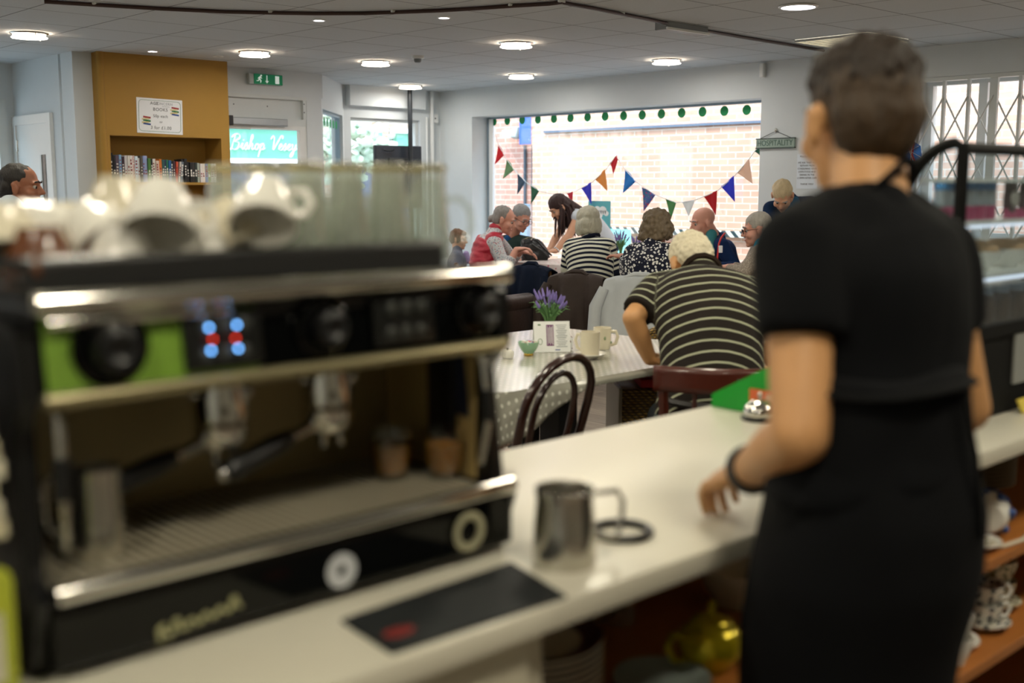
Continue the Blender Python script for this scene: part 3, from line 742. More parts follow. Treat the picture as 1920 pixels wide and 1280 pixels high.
# ------------------------------------------------------------------ window decorations
M_DOT = mat('dot_green', '#0f9a55', .5)
for i, (x, y) in enumerate(((926, 228), (951, 226.5), (979, 225), (1008.5, 224), (1038.5, 222.5), (1069.5, 221), (1101.5, 219.5), (1134.5, 218), (1169, 217), (1204, 215.5), (1240, 213.5), (1278, 211.5), (1317, 209.5), (1358, 208), (1400, 206))):
    p = onx(x, y, GX - .003)
    o = MB().cone((0, 0, 0), (.002, 0, 0), .047, seg=28).obj('window_dot', M_DOT, None, False, (p.x, p.y, p.z))
    tag(o, 'green round sticker on the big window, %s from the left' % ORD[i], 'sticker', 'green dots along the top of the big window')
for i in range(6):
    c = a0 + ad * (.2 + .17 * i) + an * .045; c.z = 2.06
    o = MB().cone((0, 0, 0), an * -.003, .045, seg=20).obj('window_dot', M_DOT, None, False, (c.x, c.y, c.z))
    tag(o, 'green round sticker on the angled bay window, %s from the door' % ORD[i], 'sticker', 'green dots on the bay window')
FX = GX - .06
def fl(x, y): return onx(x, y, FX)
bun = thing('bunting', 'string of knitted triangular flags hung across the big window', 'bunting', fl(1153, 292))
bb = fl(1153, 292)
SP = [(930, 255), (934, 271), (946, 291), (950, 299), (965, 319), (986, 341), (1012, 358.5), (1040, 364), (1076, 360), (1110, 342), (1136, 318), (1155, 292), (1160, 300), (1172, 317.5), (1193, 341), (1230, 366), (1269, 380), (1304, 375), (1346, 357), (1377, 330), (1405, 298), (1416, 282), (1428, 270)]
MB().tube([fl(*p) - bb for p in SP], .004, 6).obj('string', M_WHITE, bun)
def knit(name, c, c2=None):
    if c2: return cells(name, c, c2, 55, .42)
    return mat(name, c, .95, var=.18, scale=160, bump=.5, bscale=220)
FL = [('red', '#d3202c', (934, 271.6), (946, 291.5), (927.8, 308)), ('sage green', '#6f9468', (950, 299), (965, 319), (943, 335)), ('slate blue', '#41566a', (970, 327), (986.5, 342), (970, 364)),
      ('dark green', '#2d5f46', (995, 347), (1012, 358.5), (996, 382)), ('red half hidden', '#c72c3c', (1063, 363), (1076, 360), (1072, 384)), ('violet blue', '#3a3cc4', (1090, 353), (1110, 342), (1108.6, 382.5)),
      ('orange', '#e8954a', (1115, 336), (1136, 318), (1138.7, 358)), ('folded red', '#c8202c', (1143.6, 305), (1160, 300), (1150, 326)), ('sky blue', '#2a7ac8', (1172, 317.5), (1193, 341), (1168, 362)),
      ('red and blue speckled', '#4a5a96', (1203.5, 351.6), (1230.4, 366), (1207, 395.6)), ('leaf green', '#4f8a50', (1248, 373), (1269, 381), (1257, 412)), ('white', '#e9edee', (1279, 379), (1304, 375), (1291, 405)),
      ('crimson', '#b3121f', (1320, 369), (1346, 357.5), (1342, 403)), ('royal blue', '#3038cc', (1351.5, 349.7), (1377, 330), (1377.7, 378)), ('white and peach', '#e9c0a6', (1382, 324), (1405.6, 298), (1411, 344)), ('bottle green', '#2f5a48', (1415, 284), (1424, 275), (1427, 293))]
for nm, c, a, b, tip in FL:
    A, B, T = fl(*a) - bb, fl(*b) - bb, fl(*tip) - bb
    mid = (A + B) / 2
    if nm.startswith('folded'): mid = fl(1155, 292) - bb
    rg = random.Random(nm)
    f = MB(); fold = rg.uniform(.008, .02)
    def sh_(u, v, A=A, B=B, T=T, mid=mid, fold=fold):
        top = A.lerp(mid, u * 2) if u < .5 else mid.lerp(B, u * 2 - 1)
        p = top.lerp(T, v); p = p + Vector((fold * math.sin(u * 5 + v * 2) * (1 - v), 0, 0))
        return p
    f.sheet(sh_, 10, 12)
    o = f.obj('pennant', knit('knit_' + nm.replace(' ', '_'), c, ['#c23a3f', '#2f7a86'] if 'speckled' in nm else None), bun, solid=.006)
    o['label'] = nm + ' knitted pennant'
    e = MB(); n = 9
    for k in range(n):
        p = sh_((k + .5) / n, .0); e.ball(p, .006, u=6, v=5)
    e.obj('picot_edge', mat('knit_edge_' + nm.replace(' ', '_'), '#e8eaea' if 'peach' in nm else c, .95), o)
# poster on the glass, seen from its back
t = thing('window_poster', 'turquoise poster with a white cloud taped low on the big window', 'poster', (GX - .008, 8.20, 1.06), R(-90))
MB().bb((-.16, -.001, -.2), (.16, .001, .19)).obj('sheet', mat('poster_teal', '#5fb4bd', .6), t, False)
f = MB()
for x, z, r in ((-.09, .07, .04), (-.03, .095, .05), (.05, .09, .055), (.10, .06, .035), (.0, .045, .05), (-.06, -.07, .04), (.0, -.06, .05), (.06, -.07, .04)): f.ball((x, -.002, z), (r, .0015, r * .8))
f.obj('cloud', M_PAPER, t)
f = MB()
for i in range(7): f.tube([(-.10 + i * .03, -.004, .09), (-.09 + i * .03, -.004, .055), (-.085 + i * .03, -.004, .09)], .003, 4)
f.obj('brush_lettering', M_INK, t)
# ------------------------------------------------------------------ books in the niche
BK = [('#16161a', 'black', .245), ('#1d1a22', 'black', .225), ('#5a4a58', 'mauve', .225), ('#7fa6c8', 'pale blue', .23), ('#3a2430', 'plum', .215), ('#c9c6c6', 'white', .225), ('#d8d4cc', 'white', .225), ('#e6e2da', 'white', .225), ('#efeae2', 'white', .225),
      ('#cfdfe8', 'ice blue', .22), ('#d7d3ce', 'pale grey', .205), ('#5c564e', 'grey', .225), ('#8b9cc6', 'lilac blue', .225), ('#a3aed4', 'lilac blue', .225), ('#4c7a3c', 'green', .205), ('#1f1f1f', 'black', .20), ('#e3ddd2', 'white', .20), ('#d8c2b0', 'blush', .185), ('#d1762a', 'orange', .20),
      ('#2e5a58', 'teal', .195), ('#1f2f4a', 'navy', .195), ('#2f7a5a', 'green', .195), ('#285f96', 'blue', .19), ('#1a1a1c', 'black', .185), ('#4a2f3a', 'plum', .185), ('#c9553a', 'coral', .18), ('#c9c6be', 'pale grey', .18), ('#6c7680', 'steel grey', .18),
      ('#141416', 'black', .20), ('#1b1a19', 'black', .205), ('#232021', 'black', .18), ('#1a1c1c', 'black', .175), ('#2f2a28', 'dark brown', .175), ('#28332f', 'dark green', .175), ('#b9c4b8', 'sage', .17), ('#e2dcd8', 'white', .165), ('#e6ded6', 'white', .165), ('#6c86b8', 'blue', .165), ('#7c9a3c', 'lime green', .165), ('#d8dad8', 'white', .165), ('#e5e2e0', 'white', .165)]
SPN = {5: ('', '#b02a38'), 8: ('ALEX FERGUSON', '#b02030'), 9: ('', '#4a9ac0'), 10: ('', '#333338'), 22: ('', '#9ac0e0'), 15: ('', '#d8d8d8')}
x = NX0 + .012
rg = random.Random(11)
wd = [rg.uniform(.016, .028) for _ in BK]; k_ = (NX1 - NX0 - .05) / sum(wd); wd = [v * k_ for v in wd]
for i, ((c, cn, h), tw) in enumerate(zip(BK, wd)):
    tilt = R(7) if i in (26, 27) else (R(3) if i == 25 else 0)
    t = thing('book', '%s book, %s from the left on the niche shelf' % (cn, ORD[i]), 'book', (x + tw / 2, YF + .035 + rg.uniform(0, .015), 1.44), group='books on the niche shelf')
    t.rotation_euler = (0, tilt, 0)
    MB().bb((-tw / 2 + .001, 0, 0), (tw / 2 - .001, .14, h), bev=.002).obj('cover', mat('cover_' + c[1:], c, .45, var=.1, scale=40), t, False)
    if i in SPN and SPN[i][0]:
        textmesh('lettering', SPN[i][0], .026, (0, -.0012, h * .55), (R(90), R(90), 0), t, mat('spine_ink_' + SPN[i][1][1:], SPN[i][1], .6), ext=.0004)
    else:
        f = MB(); ink = '#e9e4da' if sum(lin(c)[:3]) < .6 else '#8c3034'
        for q in range(rg.randint(2, 5)): f.bb((-tw * .28, -.0008, h * (.3 + .12 * q)), (tw * rg.uniform(.05, .3), .0005, h * (.3 + .12 * q) + rg.uniform(.008, .018)))
        f.obj('spine_print', mat('spine_' + ink[1:], ink, .6), t, False)
    x += tw
# ================================================================== PEOPLE
def organic(name, mb, vox, mt, parent=None, sm=3, disp=None, post=None, off=Vector(), field=None):
    """one continuous surface grown over overlapping rounded forms"""
    me = mb.mesh('grow')
    o = bpy.data.objects.new('grow', me); COL.objects.link(o)
    md = o.modifiers.new('r', 'REMESH'); md.mode = 'VOXEL'; md.voxel_size = vox
    if sm:
        m2 = o.modifiers.new('s', 'SMOOTH'); m2.factor = 0.5; m2.iterations = sm
    dg = bpy.context.evaluated_depsgraph_get()
    out = bpy.data.meshes.new_from_object(o.evaluated_get(dg))
    bpy.data.objects.remove(o); bpy.data.meshes.remove(me)
    if disp:
        sc, amp, st = disp
        out.update()
        nv = [v.normal.copy() for v in out.vertices]
        for v, n in zip(out.vertices, nv):
            q = Vector((v.co.x * sc * st[0], v.co.y * sc * st[1], v.co.z * sc * st[2]))
            v.co = v.co + n * (noise.noise(q) * amp)
    if field:
        us = [field(v.co) for v in out.vertices]
        for k, nm in enumerate(('u', 'w')):
            a = out.attributes.new(nm, 'FLOAT', 'POINT'); a.data.foreach_set('value', [q[k] for q in us])
    if post is not None:
        bm = bmesh.new(); bm.from_mesh(out)
        pm = post.mesh('p'); bm.from_mesh(pm); bpy.data.meshes.remove(pm)
        bm.to_mesh(out); bm.free()
    for v in out.vertices: v.co -= off
    out.name = name
    ob = link(name, out, mt, parent, False)
    out.polygons.foreach_set('use_smooth', [True] * len(out.polygons))
    return ob

def frame(f, up=UP):
    """right, forward, up columns for a body facing f"""
    f = Vector(f).normalized(); r = f.cross(up).normalized(); u = r.cross(f).normalized()
    return Matrix((r, f, u)).transposed()

def hand(mb, wr, d, n, side, s=1.0, curl=25, spread=1.0):
    """palm in the remeshed body is added by the caller; fingers are five tapered chains. d = pointing way, n = back of the hand, side = +1 thumb to d x n"""
    d = d.normalized(); n = (n - d * n.dot(d)).normalized(); a = d.cross(n).normalized() * side
    for k, (off, L) in enumerate(((.030, .070), (.010, .080), (-.010, .074), (-.029, .056))):
        p = wr + d * .082 * s + a * off * s; dr = (d + a * (off * 2.2 * spread)).normalized(); pts = [p - d * .03 * s]; rad = [.0088 * s]
        pts.append(p); rad.append(.0090 * s)
        c = R(curl * (.8 + .12 * k)) * .5
        for seg, fr in enumerate((.45, .32, .23)):
            dr = (dr * math.cos(c) - n * math.sin(c)).normalized(); c = R(curl) * 1.0
            p = p + dr * L * fr * s; pts.append(p); rad.append((.0085 - .0011 * seg) * s)
        mb.tube(pts, rad, 8); mb.ball(pts[-1], rad[-1], u=8, v=6)
    p = wr + d * .022 * s + a * .022 * s
    dr = (d * .72 + a * .68 - n * .12).normalized()
    pts = [p, p + dr * .038 * s, p + dr * .066 * s + d * .006 * s, p + dr * .082 * s + d * .022 * s]
    mb.tube(pts, [.0125 * s, .0115 * s, .010 * s, .0075 * s], 8); mb.ball(pts[-1], .0075 * s, u=8, v=6)

def face(mb, H, Fm, s=1.0, jaw=1.0, nose=1.0, child=False):
    P = lambda x, y, z: H + Fm @ Vector((x * s, y * s, z * s))
    mb.ball(P(0, -.012, .036), (.074 * s, .094 * s, .080 * s), rot=Fm)
    mb.ball(P(0, .030, -.028), (.060 * jaw * s, .062 * s, .082 * s), rot=Fm)
    mb.ball(P(0, .043, -.074), (.048 * jaw * s, .044 * s, .038 * s), rot=Fm)
    mb.ball(P(0, .074, -.100), (.022 * s, .019 * s, .017 * s), rot=Fm)
    mb.cap(P(0, .088, .008), P(0, .110 * (1 if not child else .97), -.026), .009 * s, .0125 * s * nose)
    for k in (-1, 1):
        mb.ball(P(.011 * k, .100, -.031), .0085 * s * nose, u=8, v=6)
        mb.ball(P(.040 * k, .060, -.030), (.026 * s, .028 * s, .026 * s), rot=Fm)
        mb.ball(P(.078 * k, -.006, -.012), (.011 * s, .020 * s, .032 * s), rot=Fm)
        mb.ball(P(.080 * k, -.010, .008), (.010 * s, .018 * s, .014 * s), rot=Fm)
        mb.cap(P(.012 * k, .086, .024), P(.045 * k, .074, .022), .010 * s, .008 * s)
    mb.cap(P(-.018, .087, -.060), P(.018, .087, -.060), .0075 * s)
    mb.cap(P(-.014, .086, -.071), P(.014, .086, -.071), .0085 * s)

def eyes(H, Fm, parent, off, s=1.0, brow=None):
    P = lambda x, y, z: H + Fm @ Vector((x * s, y * s, z * s)) - off
    for k in (-1, 1):
        m = MB(); m.ball(P(.031 * k, .0745, .002), .0115 * s); m.mi = 1; m.ball(P(.031 * k, .0798, .001), .0085 * s, u=10, v=8)
        m.obj('eye', [M_EYE, M_IRIS], parent)
        if brow: MB().tube([P(.014 * k, .096, .026), P(.030 * k, .094, .032), (P(.048 * k, .082, .026))], .0042 * s, 6).obj('eyebrow', brow, parent)
    MB().tube([P(-.021, .088, -.066), P(0, .0965, -.0645), P(.021, .088, -.066)], [.002, .0045, .002], 6).obj('lips', M_LIP, parent)

def glasses(H, Fm, parent, off, mt, s=1.0):
    P = lambda x, y, z: H + Fm @ Vector((x * s, y * s, z * s)) - off
    m = MB()
    for k in (-1, 1):
        m.tube([P(.032 * k + .023 * math.cos(t), .104, .0 + .017 * math.sin(t)) for t in [R(30 * i) for i in range(12)]], .0022, 6, closed=True)
        m.tube([P(.055 * k, .104, .004), P(.080 * k, .06, .008), P(.083 * k, .0, .006), P(.081 * k, -.018, -.008)], .0022, 6)
    m.tube([P(-.010, .104, .004), P(0, .106, .007), P(.010, .104, .004)], .0022, 6)
    m.obj('glasses', mt, parent)

def lerp(a, b, t): return a.lerp(b, t)
def seg_t(p, a, b):
    d = b - a; t = max(0.0, min(1.0, (p - a).dot(d) / d.length_squared)); return t, (p - (a + d * t)).length

def person(label, J, top, bottom, hair, skin='fair', facing=None, look=FWD, hs=1.0, girth=1.0, sleeve='long', stand=False,
           vox=.0075, eye=True, brow=None, glass=None, palm=None, curl=(25, 25), extra=None, hem=.04, hair_mat=None, neck_r=.055, belly=0.0, shoe='#1c1a1a', fold=.006, coll=None, jaw=1.0, up=UP, nk_up=.015, tvox=None, sag=None, torso_w=1.0, hairdisp=(40, .006, (1, 1, .5)), slv=.62):
    Pv, Cn, Hd = J['pel'], J['neck'], J['head']
    sl, sr, el, er, wl, wr = (J[k] for k in ('sl', 'sr', 'el', 'er', 'wl', 'wr'))
    right = (sr - sl).normalized()
    spine = (Cn - Pv).normalized()
    fw = UP.cross(right).normalized() if abs(spine.z) > .35 else spine.cross(right).normalized()
    fh = Vector((fw.x, fw.y, 0)).normalized() if facing is None else Vector(facing).normalized()
    rh = fh.cross(UP).normalized()
    Fm = frame(look, up)
    g = girth
    sg = sag if sag is not None else Vector()
    mid = (Pv + Cn) / 2 + sg
    path = [Pv, lerp(Pv, mid, .5) + sg * .12, mid, lerp(mid, Cn, .5) + sg * .12, Cn - spine * .03]
    def torso(mb, ex, lo=0.0, hi=1.0, wide=1.0):
        n = 16; rings = []
        for i in range(n + 1):
            t = i / n
            if t < lo or t > hi: continue
            q = t * 4; k = min(int(q), 3); c = lerp(path[k], path[k + 1], q - k)
            tan = (path[k + 1] - path[k]).normalized()
            r_ = right if t > .6 else (rh.lerp(right, t / .6)).normalized()
            f_ = tan.cross(r_).normalized(); 
            if f_.dot(fw) < 0: f_ = -f_
            w = [(0, .165), (.25, .150), (.45, .150), (.7, .172), (.88, .165), (1, .10)]
            d = [(0, .118), (.25, .112), (.45, .112), (.7, .118), (.88, .098), (1, .065)]
            def ip(tb):
                for (a, b), (c2, d2) in zip(tb, tb[1:]):
                    if a <= t <= c2: return b + (d2 - b) * (t - a) / (c2 - a)
                return tb[-1][1]
            bel = belly * max(0, 1 - abs(t - .3) / .4)
            if i == 0 or not rings: mb.ball(c, (ip(w) * g * torso_w + ex - .006, ip(d) * g + bel + ex - .006, .06), rot=Matrix((r_, f_, tan)).transposed(), u=20, v=12)
            rings.append((c + f_ * bel * .5, ip(w) * g * torso_w + ex, ip(d) * g + bel + ex, r_, f_))
        mb.loft(rings)
        if hi > .9: mb.ball(path[4], (.10 * g + ex, .065 * g + ex, .05), rot=Matrix((right, fw, spine)).transposed())
        if hi > .9:
            for s_ in (sl, sr): mb.cap(lerp(Cn - spine * .05, s_, .35), s_, .066 * g ** .5 + ex, .056 * g ** .5 + ex)
    base_ = Vector((Pv.x, Pv.y, 0))
    b = MB()
    torso(b, -.004)
    nb = Cn + (Hd - Cn) * .02
    b.cap(Cn - spine * .03, Hd + Fm @ Vector((0, -.025, -.045)) * hs, neck_r + .006, neck_r)
    face(b, Hd, Fm, hs, jaw)
    post = MB()
    for S_, E_, W_, sd, nm in ((sl, el, wl, -1, 'pl'), (sr, er, wr, 1, 'pr')):
        b.cap(S_, E_, .049 * g ** .5, .039); b.cap(E_, lerp(E_, W_, .35), .038, .040); b.cap(lerp(E_, W_, .35), W_, .040, .0265)
        pd, pn = (palm or {}).get(nm, ((W_ - E_).normalized(), UP))
        pd = Vector(pd).normalized(); pn = Vector(pn); pn = (pn - pd * pn.dot(pd)).normalized(); a = pd.cross(pn).normalized()
        b.ball(W_ + pd * .048, (.042, .050, .017), rot=Matrix((a, pd, pn)).transposed())
        b.cap(W_, W_ + pd * .03, .0255, .024)
        sd_ = 1 if (sd < 0) else -1
        hand(post, W_, pd, pn, J.get('th' + nm, sd_), 1.0, curl[0 if sd < 0 else 1])
    legs = []
    for sd, k in ((-1, 'l'), (1, 'r')):
        hp = Pv + rh * (.09 * g * sd) - UP * .03
        if 'k' + k in J: kn = J['k' + k]; an_ = J['a' + k]
        elif stand: kn = Vector((hp.x, hp.y, .49)) + fh * .03; an_ = Vector((hp.x, hp.y, .09))
        else: kn = Vector((hp.x, hp.y, .50)) + fh * .42 + rh * .03 * sd; an_ = Vector((kn.x, kn.y, .09)) - fh * .04
        legs.append((hp, kn, an_))
        b.cap(hp, kn, .080 * g, .055); b.cap(kn, lerp(kn, an_, .35), .054, .055); b.cap(lerp(kn, an_, .35), an_, .055, .036)
        b.cap(an_ - UP * .045, an_ - UP * .055 + fh * .15, .036, .03)
    body = organic('person', b, vox, M_SKIN[skin], None, 3, post=post, off=base_)
    body.location = base_
    tag(body, label, 'person')
    # trousers and shoes
    m = MB()
    m.ball(Pv, (.172 * g, .125 * g, .10), rot=frame(fh))
    if stand or True: m.ball(lerp(Pv, mid, .18), (.160 * g, .120 * g, .07), rot=frame(fh))
    for hp, kn, an_ in legs:
        m.cap(hp, kn, .092 * g, .068); m.cap(kn, an_, .068, .055)
    organic('trousers', m, max(vox, .010), bottom, body, 3, disp=(14, .006, (1, 1, 1)), off=base_)
    for hp, kn, an_ in legs:
        m = MB(); m.cap(an_ - UP * .045, an_ - UP * .052 + fh * .16, .042, .036); m.box(an_ - UP * .078 + fh * .07, (.08, .24, .02), rot=frame(fh), bev=.008)
        organic('shoe', m, .010, mat('shoe_' + shoe[1:], shoe, .5), body, 2, off=base_)
    # upper garment; attribute u runs along the body, or along the sleeve
    if top is not None:
        m = MB(); torso(m, .012, lo=0.0)
        m.cap(Cn - spine * .05, Cn + (Hd - Cn).normalized() * nk_up, neck_r + .022, neck_r + .012)
        segs = []
        for S_, E_, W_ in ((sl, el, wl), (sr, er, wr)):
            r0 = .060 * g ** .5 + .006
            if sleeve == 'short':
                q = lerp(S_, E_, slv); m.ball(S_, r0); m.cone(S_, q, r0, r0 * .98); segs.append((S_, E_))
            elif sleeve == 'half':
                q = lerp(S_, E_, .8); m.ball(S_, r0); m.cone(S_, q, r0, r0 * .92); segs.append((S_, E_))
            elif sleeve == 'long':
                m.cap(S_, E_, r0, .054); m.cap(E_, lerp(E_, W_, .3), .054, .052); m.cone(lerp(E_, W_, .2), lerp(E_, W_, .92), .053, .042); segs.append((S_, E_)); segs.append((E_, W_))
            elif sleeve == 'push':
                m.cap(S_, E_, r0, .052); m.cone(E_, lerp(E_, W_, .62), .052, .044); segs.append((S_, E_)); segs.append((E_, W_))
        cum = [0.0]
        for p, q in zip(path, path[1:]): cum.append(cum[-1] + (q - p).length)
        core = [lerp(sl, sr, .2), lerp(sl, sr, .8)]
        def field(p):
            best = (9, 0, 0)
            for i, (p0, p1) in enumerate(zip(path, path[1:])):
                t, d = seg_t(p, p0, p1)
                if d / .17 < best[0]: best = (d / .17, cum[i] + t * (cum[i + 1] - cum[i]) + (0 if 0 < t < 1 or i else (p - p0).dot((p1 - p0).normalized())) + ((p - p1).dot((p1 - p0).normalized()) if i == 3 and t >= 1 else 0), 0)
            cl = best
            for i, (p0, p1) in enumerate(segs):
                t, d = seg_t(p, p0, p1)
                if t > .02 and d / .062 < best[0]: best = (d / .062, 2 + t * (p1 - p0).length + (.26 if i % 2 and sleeve in ('long', 'push') else 0), 1)
            uu = best[1]
            if best[2] == 0:
                lat = (p - (Pv + (Cn - Pv) * .5)).dot(right)
                uu = (p - Pv).dot(spine) + .5 * lat * lat + .3
            return (uu, best[2])
        c = organic('top' if sleeve != 'vest' else 'waistcoat', m, tvox or max(vox, .009), top, body, 4, disp=(9, fold, (1, 1, .8)), off=base_, field=field)
        if coll is not None:
            cm = MB(); d_ = (Hd - Cn).normalized(); cf = frame(fh, d_) if abs(fh.dot(d_)) < .9 else frame(UP, d_)
            cm.tube([Cn + d_ * .022 + cf @ Vector(((neck_r + .017) * math.cos(t), (neck_r + .017) * math.sin(t), .012 * math.sin(t) * -1)) for t in [R(24 * i) for i in range(15)]], .014, 6, closed=True)
            for v in cm.bm.verts: v.co -= base_
            cm.obj('collar', coll, body)
    # hair
    if hair is not None:
        m = MB(); P = lambda x, y, z: Hd + Fm @ Vector((x * hs, y * hs, z * hs)); hair(m, P, Fm, hs)
        organic('hair', m, .006, hair_mat, body, 2, disp=hairdisp, off=base_)
    if eye: eyes(Hd, Fm, body, base_, hs, brow)
    if glass is not None: glasses(Hd, Fm, body, base_, glass, hs)
    if extra: extra(body, base_, dict(Fm=Fm, Hd=Hd, Cn=Cn, Pv=Pv, path=path, right=right, fw=fw, fh=fh, rh=rh, torso=torso, spine=spine, legs=legs))
    return body

# hair styles: rounded masses round the skull
def h_short(m, P, F, s):
    m.ball(P(0, -.016, .048), (.080 * s, .094 * s, .078 * s), rot=F); m.ball(P(0, -.052, .005), (.074 * s, .062 * s, .075 * s), rot=F)
def h_thin(m, P, F, s):
    m.ball(P(0, -.030, .030), (.0795 * s, .080 * s, .074 * s), rot=F); m.ball(P(0, -.058, -.01), (.068 * s, .055 * s, .060 * s), rot=F)
def h_fringe(m, P, F, s):
    h_short(m, P, F, s); m.ball(P(0, .052, .072), (.066 * s, .045 * s, .030 * s), rot=F)
    for k in (-1, 1): m.ball(P(.070 * k, .01, .01), (.018 * s, .045 * s, .05 * s), rot=F)
def h_bob(m, P, F, s):
    m.ball(P(0, -.014, .045), (.090 * s, .100 * s, .086 * s), rot=F); m.ball(P(0, -.050, -.02), (.094 * s, .066 * s, .085 * s), rot=F)
    m.ball(P(0, -.052, -.062), (.088 * s, .055 * s, .045 * s), rot=F)
    for k in (-1, 1): m.ball(P(.074 * k, .0, -.035), (.026 * s, .056 * s, .066 * s), rot=F)
def h_curly(m, P, F, s):
    m.ball(P(0, -.014, .048), (.100 * s, .108 * s, .090 * s), rot=F); m.ball(P(0, -.058, -.02), (.106 * s, .070 * s, .088 * s), rot=F)
    m.ball(P(-.04, -.06, -.06), (.072 * s, .058 * s, .05 * s), rot=F)
    for k in (-1, 1): m.ball(P(.078 * k, .005, -.01), (.036 * s, .062 * s, .07 * s), rot=F)
def h_bun(m, P, F, s):
    m.ball(P(0, -.022, .044), (.080 * s, .090 * s, .079 * s), rot=F); m.ball(P(0, -.05, -.005), (.076 * s, .062 * s, .068 * s), rot=F)
    m.ball(P(0, -.112, -.03), (.034 * s, .028 * s, .034 * s), rot=F)
def h_long(m, P, F, s):
    m.ball(P(0, -.014, .046), (.084 * s, .098 * s, .084 * s), rot=F); m.ball(P(0, -.05, -.02), (.084 * s, .064 * s, .09 * s), rot=F)

HM = lambda n, c, v=.3: mat('hair_' + n, c, .6, var=v, scale=70, bump=.5, bscale=160, stretch=(1, 1, .35))
cloth = lambda n, c, v=.1: mat('cloth_' + n, c, .9, var=v, scale=25, bump=.15, bscale=300, spec=.15)
JEANS = cloth('dark_denim', '#2c3a48'); TROU = cloth('dark_trousers', '#25262a'); NAVYT = cloth('navy_trousers', '#1d2436')
def hand_flat(d): return {'pl': (d, UP), 'pr': (d, UP)}
M_WATCH = mat('watch_strap', '#20201f', .4)
def band(body, off, c, ax, r, mt, name, w=.008):
    ax = ax.normalized(); a = ax.orthogonal().normalized(); b2 = ax.cross(a)
    MB().tube([c - off + a * (r * math.cos(R(24 * i))) + b2 * (r * math.sin(R(24 * i))) for i in range(15)], w, 6, closed=True).obj(name, mt, body)

# --- the barista at the counter
XA, YA = Vector((1, 0, 0)), Vector((0, 1, 0))
nk = pt(1629, 368, 1.66)
bj = dict(neck=nk, head=pt(1613, 228, 1.70), sl=nk - XA * .176 - UP * .078, sr=nk + XA * .203 - UP * .088, pel=pt(1632, 905, 1.60))
bq = bj['pel'] - RGT * .03; bj['kl'] = Vector((bq.x - .085, bq.y + .02, .49)); bj['kr'] = Vector((bq.x + .075, bq.y + .02, .49)); bj['al'] = bj['kl'] - UP * .40; bj['ar'] = bj['kr'] - UP * .40
bj['el'] = pt(1500, 815, 1.47); bj['wl'] = pt(1402, 884, 1.70)
bj['er'] = pt(1812, 765, 1.84); bj['wr'] = pt(1705, 835, 2.02)
def barista_extra(body, off, d):
    black = cloth('black_apron', '#08090c', .2)
    # halter strap round the back of the neck
    Cn, fw = d['Cn'], d['fw']
    pts = [Cn - off + Vector((.064 * math.cos(R(a)), -.072 * math.sin(R(a)) + .012, .060 - .0010 * abs(a - 90))) for a in range(-20, 201, 20)]
    MB().tube(pts, .009, 6, flat=.6).obj('halter_strap', black, body)
    Pv = d['Pv']; m = MB()
    m.loft([(Pv + UP * z + YA * (-.008 if -.2 < z < .0 else 0) - RGT * (.036 * max(0, min(1, (-.02 - z) / .28))), rx, ry, XA, YA) for z, rx, ry in ((-.50, .160, .138), (-.36, .164, .140), (-.22, .172, .145), (-.12, .180, .148), (-.03, .174, .140), (.05, .162, .127), (.12, .152, .119), (.17, .147, .114))], 32)
    organic('apron', m, .012, black, body, 3, disp=(7, .016, (1, 1, .35)), off=off)
    p = Pv - off + UP * .15
    MB().tube([p + Vector((.1515 * math.cos(R(a)), .1185 * math.sin(R(a)), .004 * math.sin(R(a * 3)))) for a in range(0, 360, 15)], .012, 6, closed=True, flat=.4).obj('apron_tie', cloth('apron_tie', '#08090a', .1), body)
    MB().tube([p + Vector((.01, -.122, 0)), p + Vector((.03, -.136, -.09)), p + Vector((.025, -.152, -.2))], .007, 6, flat=.4).obj('apron_tie', cloth('apron_tie', '', 0), body)
    band(body, off, lerp(bj['el'], bj['wl'], .93), bj['wl'] - bj['el'], .031, M_WATCH, 'wristband')
    # darker crop on the top of the head, fade below is the hair itself
    P = lambda x, y, z: d['Hd'] + d['Fm'] @ Vector((x, y, z)); F = d['Fm']
    m = MB(); m.ball(P(0, -.014, .060), (.0785, .0960, .068), rot=F); m.ball(P(0, .045, .082), (.056, .042, .034), rot=F)
    organic('hair_crop', m, .006, HM('brown_crop', '#24170b', .55), body, 2, disp=(85, .009, (1, 1, .7)), off=off)
def h_fade(m, P, F, s):
    m.ball(P(0, -.018, .040), (.0775, .0945, .078), rot=F); m.ball(P(0, -.052, .0), (.0725, .060, .075), rot=F)
person('young man in black T-shirt and apron behind the counter, back to us', bj, cloth('black_tshirt', '#06070a', .25), cloth('black_trousers', '#0a0b0d', .2), h_fade,
       'tan', facing=YA, look=(FWD * .98 - RGT * .17 - UP * .08), hair_mat=HM('brown_fade', '#38260f', .5), sleeve='short', stand=True, vox=.006, girth=1.0, eye=True, brow=HM('brown_fade', ''), extra=barista_extra,
       palm={'pl': (FWD * .85 - RGT * .30 - UP * .34, UP * .9 - RGT * .3), 'pr': (Vector((-.4, .8, -.15)), UP)}, curl=(50, 25), neck_r=.053, fold=.012, nk_up=-.03, slv=.5)

